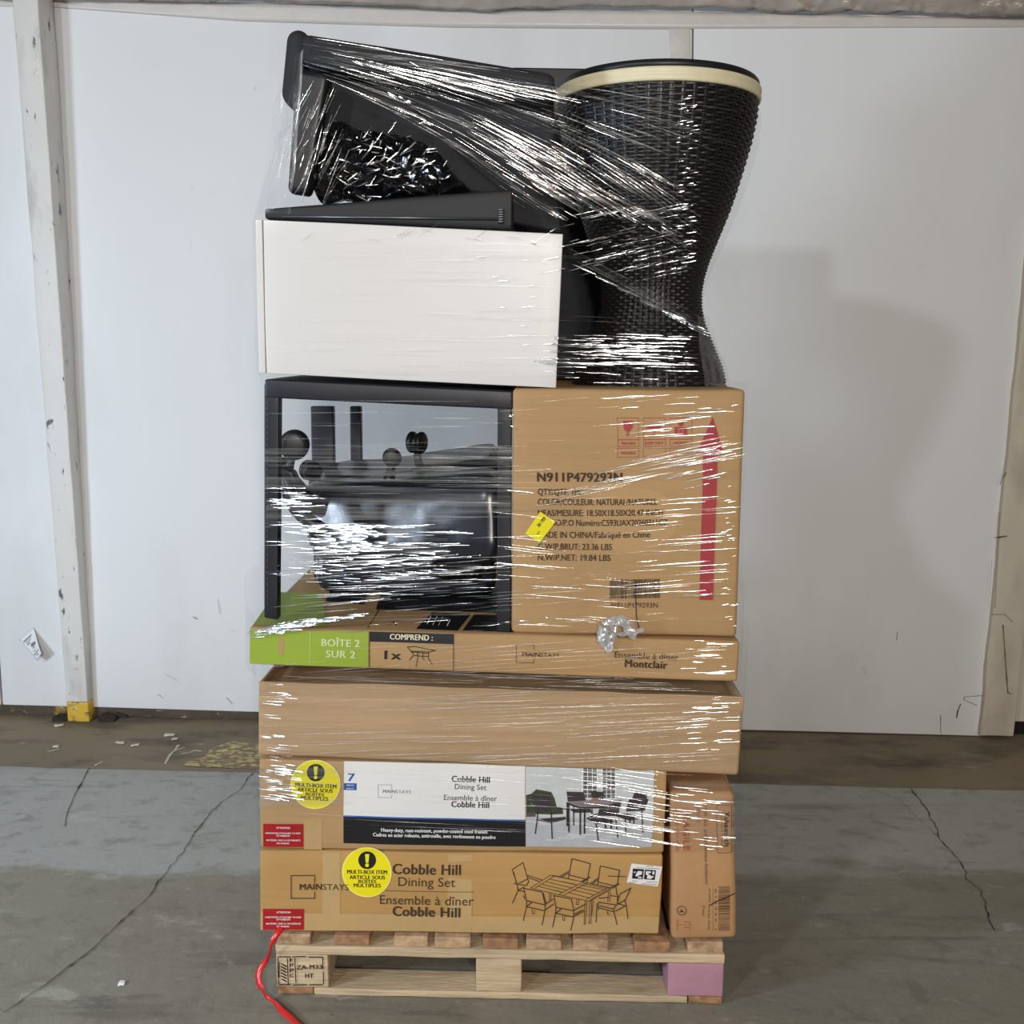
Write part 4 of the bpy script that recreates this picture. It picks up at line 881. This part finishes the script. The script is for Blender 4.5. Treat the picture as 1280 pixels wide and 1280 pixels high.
# black armchair lying on its side
def armchair():
    rt = empty('black_armchair', onF(500, 245, .2), 'black armchair lying on its side at the very top left of the stack', 'armchair')
    def piece(name, TL, TR, BR, BL, off, d, m, r, seg=(16, 5, 5), amp=.002, seed=0):
        c = front8(TL, TR, BR, BL, off, d); vs, fs = rbox(c, r, seg, amp, 6, seed, rs=4); return obj(name, vs, fs, K[m], rt, True)
    piece('back_rail', (376, 40), (694, 90), (694, 128), (376, 80), .03, .07, 'fabric_black', .018, (24, 4, 4))
    piece('back_panel', (382, 74), (694, 122), (702, 292), (560, 262), .11, .04, 'fabric_black', .01, (16, 3, 12), .006, 3)
    piece('side_panel', (392, 80), (470, 90), (640, 250), (402, 205), .10, .05, 'fabric_black', .01, (10, 3, 10), .004, 4)
    piece('leg', (370, 84), (413, 92), (386, 244), (358, 240), .02, .045, 'plastic', .014, (4, 3, 20), .0015, 5)
    piece('leg', (404, 100), (424, 104), (446, 232), (428, 236), .16, .04, 'plastic', .01, (3, 3, 16), .0015, 6)
    piece('arm_pad', (357, 33), (386, 36), (378, 140), (348, 126), .085, .08, 'fabric_black', .032, (6, 5, 12), .001, 7)
armchair()
def crumpled_bag():
    c = front8((404, 150), (540, 178), (600, 244), (384, 250), .06, .10)
    rt = empty('plastic_bag', (c[2]+c[3])/2, 'crumpled shiny black plastic bag on the cabinet under the armchair', 'bag')
    vs, fs = rbox(c, .03, (60, 6, 44), 0, 6, 3, rs=4); out = []
    for v in vs:
        q = v*15; a = noise.voronoi(q*1.3)[0]; out.append(v+noise.noise_vector(v*12)*.022-nF*(a[1]-a[0])*.045+noise.noise_vector(v*40)*.004)
    obj('bag', out, fs, K['crumple'], rt, False)
crumpled_bag()

# ------------------------------------------------------------------ black wicker hourglass piece
WC_OFF = .285
def wicker():
    prof = [(107, 948.5), (110, 949.2), (116, 949.6), (132, 949.5), (134, 948), (150, 947.5), (180, 942), (210, 934), (240, 925.5), (265, 917.5), (290, 908), (312, 899.5), (330, 893), (348, 888), (365, 885.5), (385, 886), (405, 891), (430, 902), (455, 913), (472, 918), (482, 919)]
    ctr = onF(822, 120, WC_OFF); cx = ctr.x; cy = ctr.y
    pr = []
    for py, px in prof:
        c = hit(822, py, Vector((cx, cy, 0)), nF); d = hit(px, py, Vector((cx, cy, 0)), nF); pr.append((c.z, (d-c).dot(tF)*.985))
    zb = onF(800, 486, .0).z
    rt = empty('wicker_pedestal', (cx, cy, pr[-1][0]), 'black woven wicker hourglass pedestal with a cream cord band', 'wicker pedestal')
    def R(z):
        for (a, ra), (b_, rb) in zip(pr[:-1], pr[1:]):
            if b_ <= z <= a: return ra+(rb-ra)*(a-z)/(a-b_)
        return pr[0][1] if z > pr[0][0] else pr[-1][1]
    def lathe(zr, n=96, dr=0.0):
        vs = []; fs = []
        for z, r in zr:
            for k in range(n): an = 2*math.pi*k/n; vs.append(Vector((cx+(r+dr)*math.cos(an), cy+(r+dr)*math.sin(an), z)))
        for i in range(len(zr)-1):
            for k in range(n): fs.append((i*n+k, (i+1)*n+k, (i+1)*n+(k+1) % n, i*n+(k+1) % n))
        return vs, fs
    ztop, zc0, zc1 = pr[0][0], pr[2][0], pr[3][0]
    zs = [ztop+(pr[-1][0]-ztop)*i/60 for i in range(61)]
    vs, fs = lathe([(z, R(z)-.006) for z in zs]); obj('core', vs, fs, K['ink_black'], rt, True)
    zt_ = [(ztop-.001, 0.001), (ztop-.001, R(ztop)-.012), (ztop+.0005, R(ztop)-.004), (ztop-.004, R(ztop)), (zc0+.0005, pr[2][1]), (zc0, pr[2][1]-.008)]
    vs, fs = lathe(zt_); obj('rim_board', vs, fs, K['plastic'], rt, True)
    zz = [(lerp(zc0, zc1, i/10), pr[2][1]+.0015+.0018*abs(math.sin(math.pi*i/10*2))) for i in range(11)]
    vs, fs = lathe([(zc0, pr[2][1]-.006)]+zz+[(zc1, pr[2][1]-.006)]); o = obj('cream_band', vs, fs, K['cream'], rt, True); o['label'] = 'cream cord band'
    # woven strands
    ns = 56; per = 4; n = ns*per; b_ = MB(); z = zc1-.003; row = 0; pitch = .0072
    while z > pr[-1][0]+.002:
        vs = []; fs = []; r = R(z); hh = pitch*.40
        for k in range(n):
            an = 2*math.pi*k/n; w = .0026*math.cos(math.pi*k/per+(math.pi if row % 2 else 0))
            for dz, dr in ((hh, -.0008), (0, .0010), (-hh, -.0008)):
                rr = r+w+dr-.002; vs.append(Vector((cx+rr*math.cos(an), cy+rr*math.sin(an), z+dz)))
        for k in range(n):
            a = 3*k; c_ = 3*((k+1) % n); fs += [(a, a+1, c_+1, c_), (a+1, a+2, c_+2, c_+1)]
        b_.add(vs, fs); z -= pitch; row += 1
    for k in range(ns):
        an = 2*math.pi*(k+.0)/ns; vs = []; fs = []; m_ = 50
        for i in range(m_+1):
            z = lerp(zc1, pr[-1][0], i/m_); r = R(z)-.002
            for da in (-.0045, -.0005, .0005, .0045):
                a2 = an+da/r; rr = r+(.0006 if abs(da) < .001 else .0002)-.0006; vs.append(Vector((cx+rr*math.cos(a2), cy+rr*math.sin(a2), z)))
        for i in range(m_):
            for j in (0, 2): a = 4*i+j; fs.append((a, a+4, a+5, a+1))
        b_.add(vs, fs)
    o = b_.build('weave', K['wicker'], rt, True); o['kind'] = 'stuff'
    return cx, cy, pr, R
WCX, WCY, WPR, WR = wicker()

# ------------------------------------------------------------------ red ribbon
def ribbon():
    tr = [(352, 1160, .0, 0), (346, 1168, -.012, 0), (340, 1180, -.02, 0), (337, 1192, -.012, 0), (331, 1203, -.004, 0), (324, 1214, -.01, 0), (323, 1225, -.02, 0), (327, 1236, -.03, 0)]
    pts = [onF(x, y, o) for x, y, o, _ in tr]+[floor_at(x, y, .012-.001*i) for i, (x, y) in enumerate([(334, 1246), (344, 1254), (352, 1263), (363, 1272), (374, 1281), (392, 1296), (410, 1312)])]
    P = []
    for i in range(len(pts)-1):
        p0, p1, p2, p3 = pts[max(i-1, 0)], pts[i], pts[i+1], pts[min(i+2, len(pts)-1)]
        for k in range(5):
            t = k/5; P.append(.5*((2*p1)+(p2-p0)*t+(2*p0-5*p1+4*p2-p3)*t*t+(3*p1-p0-3*p2+p3)*t*t*t))
    vs = []; fs = []
    for i, p in enumerate(P):
        t = (P[min(i+1, len(P)-1)]-P[max(i-1, 0)]).normalized(); a = .8*math.sin(i*.13)
        nn = Vector((math.sin(a)*.7, -math.cos(a)*.7, .55)).normalized(); s_ = t.cross(nn).normalized()*.0078*(.45+.55*abs(math.cos(i*.11))); vs += [p-s_, p+nn*.0008, p+s_]
    for i in range(len(P)-1): a = 3*i; fs += [(a, a+1, a+4, a+3), (a+1, a+2, a+5, a+4)]
    o = obj('ribbon', vs, fs, K['ribbon'], None, True); o.modifiers.new('thick', 'SOLIDIFY').thickness = .0004
    tag(o, 'red ribbon hanging off the pallet corner onto the floor', 'ribbon')
ribbon()

# ------------------------------------------------------------------ stretch film
def glossy_film(name, transp, white, rough, lo=.35, hi=.65, scale=(3, 3, 60), glosscol=(1, 1, 1)):
    """clear film: mostly see-through, a gloss coat and a little milky scatter that varies along the stretch"""
    m, t, out = nt(name); L = t.links.new
    tr = N(t, 'BsdfTransparent'); tr.inputs[0].default_value = (.97, .97, .97, 1)
    gl = N(t, 'BsdfGlossy'); gl.inputs['Roughness'].default_value = rough; gl.inputs[0].default_value = (*glosscol, 1)
    df = N(t, 'BsdfDiffuse'); df.inputs[0].default_value = (.85, .86, .88, 1)
    tc = N(t, 'TexCoord'); mp = N(t, 'Mapping'); mp.inputs['Scale'].default_value = scale; L(tc.outputs['Object'], mp.inputs[0])
    no = N(t, 'TexNoise'); no.inputs['Scale'].default_value = 1; no.inputs['Detail'].default_value = 5; L(mp.outputs[0], no.inputs['Vector'])
    bp = N(t, 'Bump'); bp.inputs['Strength'].default_value = .5; bp.inputs['Distance'].default_value = .004; L(no.outputs[0], bp.inputs['Height']); L(bp.outputs[0], gl.inputs['Normal'])
    m1 = N(t, 'MixShader'); m1.inputs[0].default_value = white; L(gl.outputs[0], m1.inputs[1]); L(df.outputs[0], m1.inputs[2])
    mr = N(t, 'MapRange'); L(no.outputs[0], mr.inputs[0]); mr.inputs[1].default_value = lo; mr.inputs[2].default_value = hi; mr.inputs[3].default_value = transp[0]; mr.inputs[4].default_value = transp[1]
    m2 = N(t, 'MixShader'); L(mr.outputs[0], m2.inputs[0]); L(tr.outputs[0], m2.inputs[1]); L(m1.outputs[0], m2.inputs[2]); L(m2.outputs[0], out.inputs[0])
    return m
m, t, out = nt('clear_film'); tr = N(t, 'BsdfTransparent'); tr.inputs[0].default_value = (.955, .955, .96, 1); t.links.new(tr.outputs[0], out.inputs[0]); K['film'] = m
K['wrinkle'] = glossy_film('film_wrinkle', (.12, .65), .08, .15)
K['wrinkle_soft'] = glossy_film('film_soft_fold', (.03, .30), .35, .3, scale=(8, 8, 160))
K['haze'] = glossy_film('film_haze', (.03, .42), .55, .25, .42, .75, scale=(16, 16, 3))
K['haze_h'] = glossy_film('film_haze_level', (.0, .30), .35, .22, .42, .75, scale=(2.5, 2.5, 110))
K['knot'] = glossy_film('film_knot', (.25, .8), .5, .18, .4, .7, scale=(40, 40, 14))

def zf(py, off=0.0, px=620): return onF(px, py, off).z
def P2(px, py, off): p = onF(px, py, off); return ((p-PF0).dot(tF), off)
# the outline of the load at a height given by a picture row
def lin_(tab, x):
    if x <= tab[0][0]: return tab[0][1]
    for (a, b_), (c, d_) in zip(tab[:-1], tab[1:]):
        if x <= c: return b_+(d_-b_)*(x-a)/(c-a)
    return tab[-1][1]
LEFT = [(40, 372), (60, 362), (130, 348), (180, 341), (262, 318), (276, 317), (466, 322), (476, 329), (772, 329), (786, 310), (830, 310), (850, 321), (945, 321), (1062, 323)]
RIGHT = [(486, 932), (796, 922), (803, 926), (852, 923), (870, 930), (968, 924), (992, 921), (1075, 926)]
def section(py):
    pts = []
    if py < 486:
        zz = zf(py, WC_OFF, 822)
        lx = lin_(LEFT, py)
        if py >= 276: pts += [P2(lx, py, 0), P2(lin_([(276, 704), (486, 695)], py), py, 0), P2(lx, py, .42)]
        else:
            pts += [P2(lx, py, .30 if py < 150 else .12), P2(lx+14, py, .42), P2(lin_([(40, 380), (80, 376), (240, 362), (262, 330), (276, 318)], py), py, .012)]
            if py < 90: pts += [P2(lin_([(40, 384), (90, 694)], py), py, .02), P2(lin_([(40, 384), (90, 694)], py), py, .3)]
            else: pts += [P2(694, py, .02 if py < 128 else .08)]
        if py > 106:
            z = onF(822, py, WC_OFF).z; r = WR(min(z, WPR[0][0]-.001))+.004; cxx = (Vector((WCX, WCY, 0))-PF0).dot(tF); cyy = (Vector((WCX, WCY, 0))-PF0).dot(nF)
            for k in range(40): an = 2*math.pi*k/40; pts.append((cxx+r*math.cos(an), cyy+r*math.sin(an)))
    else:
        lx, rx = lin_(LEFT, py), lin_(RIGHT, py); inn = .0 if py < 835 or py > 852 else .012
        pts = [P2(lx, py, inn-.004), P2(rx, py, inn-.004), P2(rx, py, .55), P2(lx, py, .55)]
        if 776 < py < 840: pts = [(a, b_-.012 if b_ < .1 else b_) for a, b_ in pts]
    return pts
def hull(pts):
    pts = sorted(set(pts)); 
    def half(ps):
        h = []
        for p in ps:
            while len(h) > 1 and (h[-1][0]-h[-2][0])*(p[1]-h[-2][1])-(h[-1][1]-h[-2][1])*(p[0]-h[-2][0]) <= 0: h.pop()
            h.append(p)
        return h
    lo = half(pts); up = half(pts[::-1]); return lo, up      # lo runs left to right along the front
NR, NCOL = 200, 90
ROWS = []          # each row: (z-reference row py, list of (a, off)) along the front from left end to right end incl. sides
def make_row(py):
    lo, up = hull([(a, o-.006) for a, o in section(py)])
    # front chain with the sides run back
    chain = [(lo[0][0]-.004, max(lo[0][1], .42))]+[(a, o) for a, o in lo]+[(lo[-1][0]+.004, max(lo[-1][1], .5))]
    d = [0]
    for (a, b_), (c, e) in zip(chain[:-1], chain[1:]): d.append(d[-1]+math.hypot(c-a, e-b_))
    out = []; j = 0
    for k in range(NCOL+1):
        s_ = d[-1]*k/NCOL
        while j < len(d)-2 and d[j+1] < s_: j += 1
        t_ = (s_-d[j])/max(1e-9, d[j+1]-d[j]); out.append((lerp(chain[j][0], chain[j+1][0], t_), lerp(chain[j][1], chain[j+1][1], t_)))
    return chain, out
def world(a, off, py):
    # height of the picture row measured on the front plane above position a
    P = PF0+tF*a; 
    x = 640.0
    for _ in range(3):
        q = onF(x, py, 0); x += (a-(q-PF0).dot(tF))*545
    z = onF(x, py, 0).z
    return PF0+tF*a+nF*off+Z*z
PY0, PY1 = 46, 1063
def film_front(a, py):
    """depth of the film above front position a on picture row py"""
    r = CH[min(NR, max(0, int(round((py-PY0)/(PY1-PY0)*NR))))]
    for (x0, o0), (x1, o1) in zip(r[1:-2], r[2:-1]):
        if x0 <= a <= x1: return o0+(o1-o0)*(a-x0)/max(1e-9, x1-x0)
    return None
CH = []; GR = []
for i in range(NR+1):
    py = PY0+(PY1-PY0)*i/NR; ch, row = make_row(py); CH.append(ch); GR.append(row)
vs = []; fs = []
for i in range(NR+1):
    py = PY0+(PY1-PY0)*i/NR
    for (a, o_) in GR[i]: vs.append(world(a, o_, py))
for i in range(NR):
    for k in range(NCOL): a = i*(NCOL+1)+k; fs.append((a, a+1, a+NCOL+2, a+NCOL+1))
WRAP = empty('stretch_film', (vs[0]+vs[-1])/2, 'clear glossy stretch film wound round the whole load above the lowest carton', 'plastic film')
obj('clear_sheet', vs, fs, K['film'], WRAP, True)
def on_film(px, py, lift=.0):
    """a point of the film seen through picture position px, py"""
    off = 0.0
    for _ in range(4):
        p = onF(px, py, off); a = (p-PF0).dot(tF)
        # row used for the lookup: same height on the front plane
        q = world(a, 0, py); 
        pyr = py
        # correct the row for depth: higher off means the same pixel is another height
        zt_ = p.z; dz = zt_-q.z; pyr = py-dz*545
        o2 = film_front(a, pyr)
        if o2 is None: return None
        if abs(o2-off) < .0004: break
        off = off*.3+o2*.7
    p = onF(px, py, off)
    return p-nF*lift
wr = MB(); ws_ = MB()
def wrinkle(px, py, L_, ang, w, curve=0.0, aim=None, lift=.004, soft=False, segs=7, jit=.25, tilt=0.0, taper=1.0, slope=0.0, yaw=True):
    pts = []
    if aim is not None and yaw:
        c0_ = on_film(px, py, lift)
        if c0_ is None: return
        H0 = ((aim-c0_).normalized()+(EYE-c0_).normalized()).normalized(); m_ = -(tF.dot(H0))/(nF.dot(H0))
        ca_ = on_film(px-5, py, lift); cb_ = on_film(px+5, py, lift)
        if ca_ is not None and cb_ is not None and abs((cb_-ca_).dot(tF)) > 1e-4:
            bs = (cb_-ca_).dot(nF)/(cb_-ca_).dot(tF)
            if abs(bs) < 2: m_ -= bs
        cap = .022/max(abs(m_), 1e-4)*545
        if L_ > cap:
            k_ = min(6, int(math.ceil(L_/cap))); st = L_/k_
            for q in range(k_):
                f_ = (q+.5)/k_-.5
                if random.random() < .8: wrinkle(px+L_*f_*math.cos(ang), py+L_*f_*math.sin(ang), st*.96, ang, w, 0, aim, lift, soft, 3, jit, tilt, taper, m_, False)
            return
        slope = m_
    for k in range(segs+1):
        t_ = k/segs-.5; x = px+L_*t_*math.cos(ang); y = py+L_*t_*math.sin(ang)+curve*(t_*t_*4)+noise.noise(Vector((x*.05, py*.3, 2)))*.8
        p = on_film(x, y, lift)
        if p is None: return
        p = p+nF*slope*L_*t_*math.cos(ang)/545
        if pts and (p-pts[-1]).length > 6*L_/segs/545: return
        if len(pts) > 1 and (p-pts[-1]).normalized().dot((pts[-1]-pts[-2]).normalized()) < .8: return
        pts.append(p)
    vs = []; fs = []; n = len(pts)
    cen = pts[n//2]
    vw = (EYE-cen).normalized()
    if aim is not None: H = ((aim-cen).normalized()+vw).normalized()
    else: H = Vector((random.gauss(0, .3), -1, .1+random.gauss(0, .5))).normalized()
    H = (H+Vector((random.gauss(0, jit), random.gauss(0, jit)*.5, random.gauss(0, jit)))+Z*tilt).normalized()
    for i, p in enumerate(pts):
        t_ = (pts[min(i+1, n-1)]-pts[max(i-1, 0)]).normalized()
        s_ = t_.cross(H).normalized()
        if s_.z < 0: s_ = -s_
        e = (math.sin(math.pi*(i+.25)/(n-.5)))**.6 if taper else 1
        ww = .82*w/545/2*e; nn = s_.cross(t_).normalized()
        if nn.dot(vw) < 0: nn = -nn
        vs += [p-s_*ww, p+nn*ww*.28, p+s_*ww]
    for i in range(n-1): a = 3*i; fs += [(a, a+1, a+4, a+3), (a+1, a+2, a+5, a+4)]
    (ws_ if soft else wr).add(vs, fs)
def region(n, x, y, L_, ang, w, aim=None, **kw):
    for _ in range(n):
        px = random.uniform(*x); py = y(px) if callable(y) else random.uniform(*y)
        if callable(y): py = py[0]+random.random()*(py[1]-py[0])
        a = ang(px, py) if callable(ang) else ang
        wrinkle(px, py, random.uniform(*L_), a+random.gauss(0, .012), random.uniform(*w), aim=aim, **kw)
# --- diagonal bands at the top, running down to the right
top_ = lambda px: 42+.14*(px-380)
diag = lambda px, py: .13+.5*max(0, min(1, (py-top_(px)-12)/120))
yb = lambda px: (top_(px)+4, min(290, 74+.60*(px-380)))
region(230, (385, 850), yb, (60, 200), diag, (.7, 1.7), None, soft=True, jit=.5)
region(60, (460, 700), lambda px: (top_(px)+26, top_(px)+44), (30, 90), diag, (.8, 1.9), LC, jit=.12)
region(50, (430, 800), yb, (40, 120), diag, (.6, 1.3), LC, jit=.25)
region(46, (600, 850), lambda px: (150+.3*(px-600), 185+.28*(px-600)), (25, 90), diag, (1.0, 2.2), LC, jit=.08)
region(50, (640, 830), lambda px: (190+.45*(px-650), 235+.3*(px-650)), (25, 100), .56, (.9, 2.4), LC, jit=.08)
region(40, (640, 860), lambda px: (215+.3*(px-640), 260+.2*(px-640)), (25, 70), .56, (.7, 1.6), LD, jit=.12)
region(50, (715, 850), (262, 345), (25, 90), -.2, (.7, 1.6), LC, jit=.14)
region(60, (846, 870), (115, 330), (5, 14), -.1, (1., 2.4), LC, jit=.07)
for (x, y) in ((446, 79), (450, 81), (519, 82), (488, 118), (492, 121), (503, 123), (510, 129), (532, 152), (540, 156), (526, 201), (529, 204), (541, 222), (582, 256), (588, 256), (603, 248), (608, 253), (640, 520), (641, 533), (668, 304)):
    for k in range(3): wrinkle(x+random.gauss(0, 1.5), y+random.gauss(0, 1), random.uniform(5, 10), .4, 2.2, 0, LR, .006, False, 3, .02)
# left skirt hanging from the armchair
for k in range(60):
    u = random.random(); px = lerp(352, 372, u)-random.random()*18; py = random.uniform(110, 240); wrinkle(px, py, random.uniform(30, 90), 1.75+random.gauss(0, .12), random.uniform(.6, 1.6), soft=True)
for k in range(46): wrinkle(random.uniform(370, 425), random.uniform(120, 240), random.uniform(20, 70), -1.15+random.gauss(0, .1), random.uniform(.6, 1.5), soft=random.random() < .7)
region(34, (330, 700), (258, 300), (10, 40), lambda a, b_: random.choice((.9, -.6, .1)), (.6, 1.4), None)
# crumple in front of the bag
for k in range(120): wrinkle(random.gauss(480, 42), random.gauss(203, 22), random.uniform(5, 20), random.uniform(-1.3, .6), random.uniform(.8, 2.4), aim=random.choice((LA, LC, LD, None)), jit=.4, segs=4)
# --- over the white cabinet: faint level lines
region(60, (330, 690), (300, 470), (60, 200), .0, (.5, 1.1), None, soft=True)
region(14, (600, 695), (300, 440), (6, 16), -.1, (.8, 1.6), LR, jit=.06)
# --- waist of the wicker: one taut fold and a fan of level glints
for k in range(16): wrinkle(790+k*1.2, 352+k*1.6+random.gauss(0, 3), 190, .48, 1.0, soft=True, segs=14)
for k in range(4): wrinkle(800, 372+k*1.0, 190, .47+.01*k, 1.6, segs=14, aim=LA)
region(60, (700, 830), (418, 455), (20, 110), .02, (.9, 2.2), LC, jit=.06)
region(26, (700, 880), (395, 482), (20, 90), .03, (.6, 1.2), None)
region(14, (700, 860), (452, 480), (14, 50), .02, (1., 2.), LC, jit=.1)
# --- middle: around the open stand, level streaks
region(70, (332, 636), (500, 690), (40, 220), .0, (.5, 1.2), None, soft=True)
region(30, (345, 636), (580, 790), (40, 200), -.04, (.7, 1.4), None)
region(26, (334, 392), (604, 668), (20, 60), -.04, (1., 2.6), LB, jit=.05)
region(16, (334, 392), (604, 690), (20, 60), -.04, (1., 2.0), LA, jit=.08)
region(56, (398, 470), (655, 690), (24, 60), -.05, (2.2, 6.0), LB, jit=.03)
region(40, (400, 545), (656, 702), (40, 120), -.05, (1.2, 3.2), LA, jit=.05)
region(42, (385, 560), (690, 748), (50, 170), -.08, (.9, 2.2), LA, jit=.07)
region(14, (385, 540), (690, 748), (40, 120), -.08, (.9, 2.0), LB, jit=.07)
region(50, (345, 640), (700, 786), (60, 200), -.12, (.7, 1.6), LA, jit=.16)
region(50, (318, 430), lambda px: (778-.02*(px-318), 800-.28*(px-318)), (30, 110), -.18, (1.2, 3.2), LB, jit=.06)
region(26, (318, 430), lambda px: (778-.02*(px-318), 800-.28*(px-318)), (30, 110), -.18, (1.2, 2.6), LA, jit=.08)
# --- square carton: streaks rising to the right
region(44, (725, 905), lambda px: (622-.33*(px-660), 636-.25*(px-660)), (30, 130), -.2, (.7, 1.7), LC, jit=.12)
region(26, (770, 905), (495, 545), (15, 70), -.08, (.6, 1.5), LC, jit=.14)
region(46, (800, 908), (620, 745), (20, 110), -.09, (.7, 1.8), LC, jit=.14)
region(16, (640, 790), (700, 785), (30, 140), .06, (.5, 1.1), LC, jit=.25)
region(9, (640, 690), (610, 720), (30, 90), .12, (.5, 1.1), LC, jit=.2)
region(70, (648, 922), (492, 790), (20, 130), lambda a, b_: -.08, (.4, 1.0), None, soft=True)
region(14, (840, 915), (555, 610), (20, 70), -.22, (2.0, 4.5), LC, jit=.05)
region(26, (905, 920), (490, 790), (4, 10), -.2, (.8, 1.6), LD, jit=.1)
# --- flat carton and plain carton
region(60, (330, 900), (806, 850), (40, 200), -.07, (.4, .9), None, soft=True)
region(50, (330, 920), (840, 866), (30, 140), .03, (.6, 1.2), None, soft=True)
region(170, (330, 915), (865, 955), (60, 260), lambda a, b_: -.03 if a < 620 else -.05, (.5, 1.4), None, soft=True)
region(28, (862, 915), (868, 940), (8, 40), -.06, (.8, 1.8), LD, jit=.10)
region(24, (328, 362), (852, 950), (14, 46), -.08, (.6, 1.6), LB, jit=.08)
region(30, (860, 915), (800, 850), (8, 40), .0, (.7, 1.5), LD, jit=.10)
# --- banner carton and end carton top
region(40, (326, 364), (955, 1000), (12, 56), -.07, (.8, 2.0), LB, jit=.08)
region(60, (330, 820), (955, 1050), (50, 220), .05, (.4, 1.0), None, soft=True)
region(40, (740, 835), (962, 1055), (20, 90), .13, (.6, 1.4), LC, jit=.12)
region(26, (845, 912), (984, 1060), (8, 50), .03, (.6, 1.4), LC, jit=.12)
o = wr.build('wrinkles', K['wrinkle'], WRAP, True); o['kind'] = 'stuff'
o = ws_.build('soft_folds', K['wrinkle_soft'], WRAP, True); o['kind'] = 'stuff'
print('wrinkle faces', len(wr.f), len(ws_.f))
# patches of milky folded film, where many layers overlap
def patch(name, poly, m, nx=24, ny=24, lift=.002, rough=.0):
    """poly: four picture corners TL TR BR BL on the film"""
    vs = []; fs = []; ok = {}
    for j in range(ny+1):
        for i in range(nx+1):
            u, v = i/nx, j/ny
            x = (poly[0][0]*(1-u)+poly[1][0]*u)*(1-v)+(poly[3][0]*(1-u)+poly[2][0]*u)*v; y = (poly[0][1]*(1-u)+poly[1][1]*u)*(1-v)+(poly[3][1]*(1-u)+poly[2][1]*u)*v
            p = on_film(x, y, lift)
            if p is not None: ok[(i, j)] = len(vs); vs.append(p+noise.noise_vector(p*14)*.004+noise.noise_vector(p*45)*.0012)
    for j in range(ny):
        for i in range(nx):
            q = [(i, j), (i+1, j), (i+1, j+1), (i, j+1)]
            if all(k in ok for k in q): fs.append(tuple(ok[k] for k in q))
    if fs: o = obj(name, vs, fs, m, WRAP, True); return o
patch('folded_layer', [(351, 92), (380, 60), (364, 268), (321, 268)], K['haze'])
patch('folded_layer', [(332, 560), (640, 560), (640, 640), (332, 660)], K['haze_h'], 30, 12)
patch('folded_layer', [(395, 640), (560, 640), (560, 700), (395, 700)], K['haze_h'], 20, 8)  # extra film patch added to brighten the glow over the bagged seat
patch('folded_layer', [(870, 395), (900, 395), (922, 484), (880, 484)], K['haze'], 10, 16)
patch('folded_layer', [(325, 952), (430, 952), (430, 1004), (325, 1010)], K['haze_h'], 12, 8)
patch('folded_layer', [(838, 975), (918, 980), (919, 1066), (838, 1060)], K['haze_h'], 12, 10)
# tail of film twisted into a knot
def knot():
    pts = [onF(x, y, o_) for x, y, o_ in ((757, 781, -.03), (762, 774, -.04), (770, 772, -.045), (780, 778, -.04), (786, 786, -.035), (783, 794, -.03))]
    b_ = MB()
    for s0, (pp, r0_) in enumerate((([onF(x, y, -.028) for x, y in ((764, 774), (757, 782), (754, 792), (756, 803), (762, 812), (765, 818))], .010), ([onF(x, y, -.03) for x, y in ((762, 776), (772, 776), (781, 779), (787, 786), (792, 794), (797, 796))], .011), ([onF(x, y, -.026) for x, y in ((764, 780), (768, 790), (764, 800), (766, 812))], .007), ([onF(x, y, -.026) for x, y in ((768, 793), (780, 792), (795, 790), (806, 787))], .004))):
        P = []
        for i in range(len(pp)-1):
            for k in range(4): P.append(lerp(pp[i], pp[i+1], k/4))
        vs, fs = tube(P, [r0_*(.4+.6*math.sin(math.pi*(i+1)/(len(P)+1)))+.002 for i in range(len(P))], 14, False)
        vs = [v+noise.noise_vector(v*70+Vector((s0, 0, 0)))*.007 for v in vs]; b_.add(vs, fs)
    b_.build('twisted_tail', K['knot'], WRAP, False)
knot()
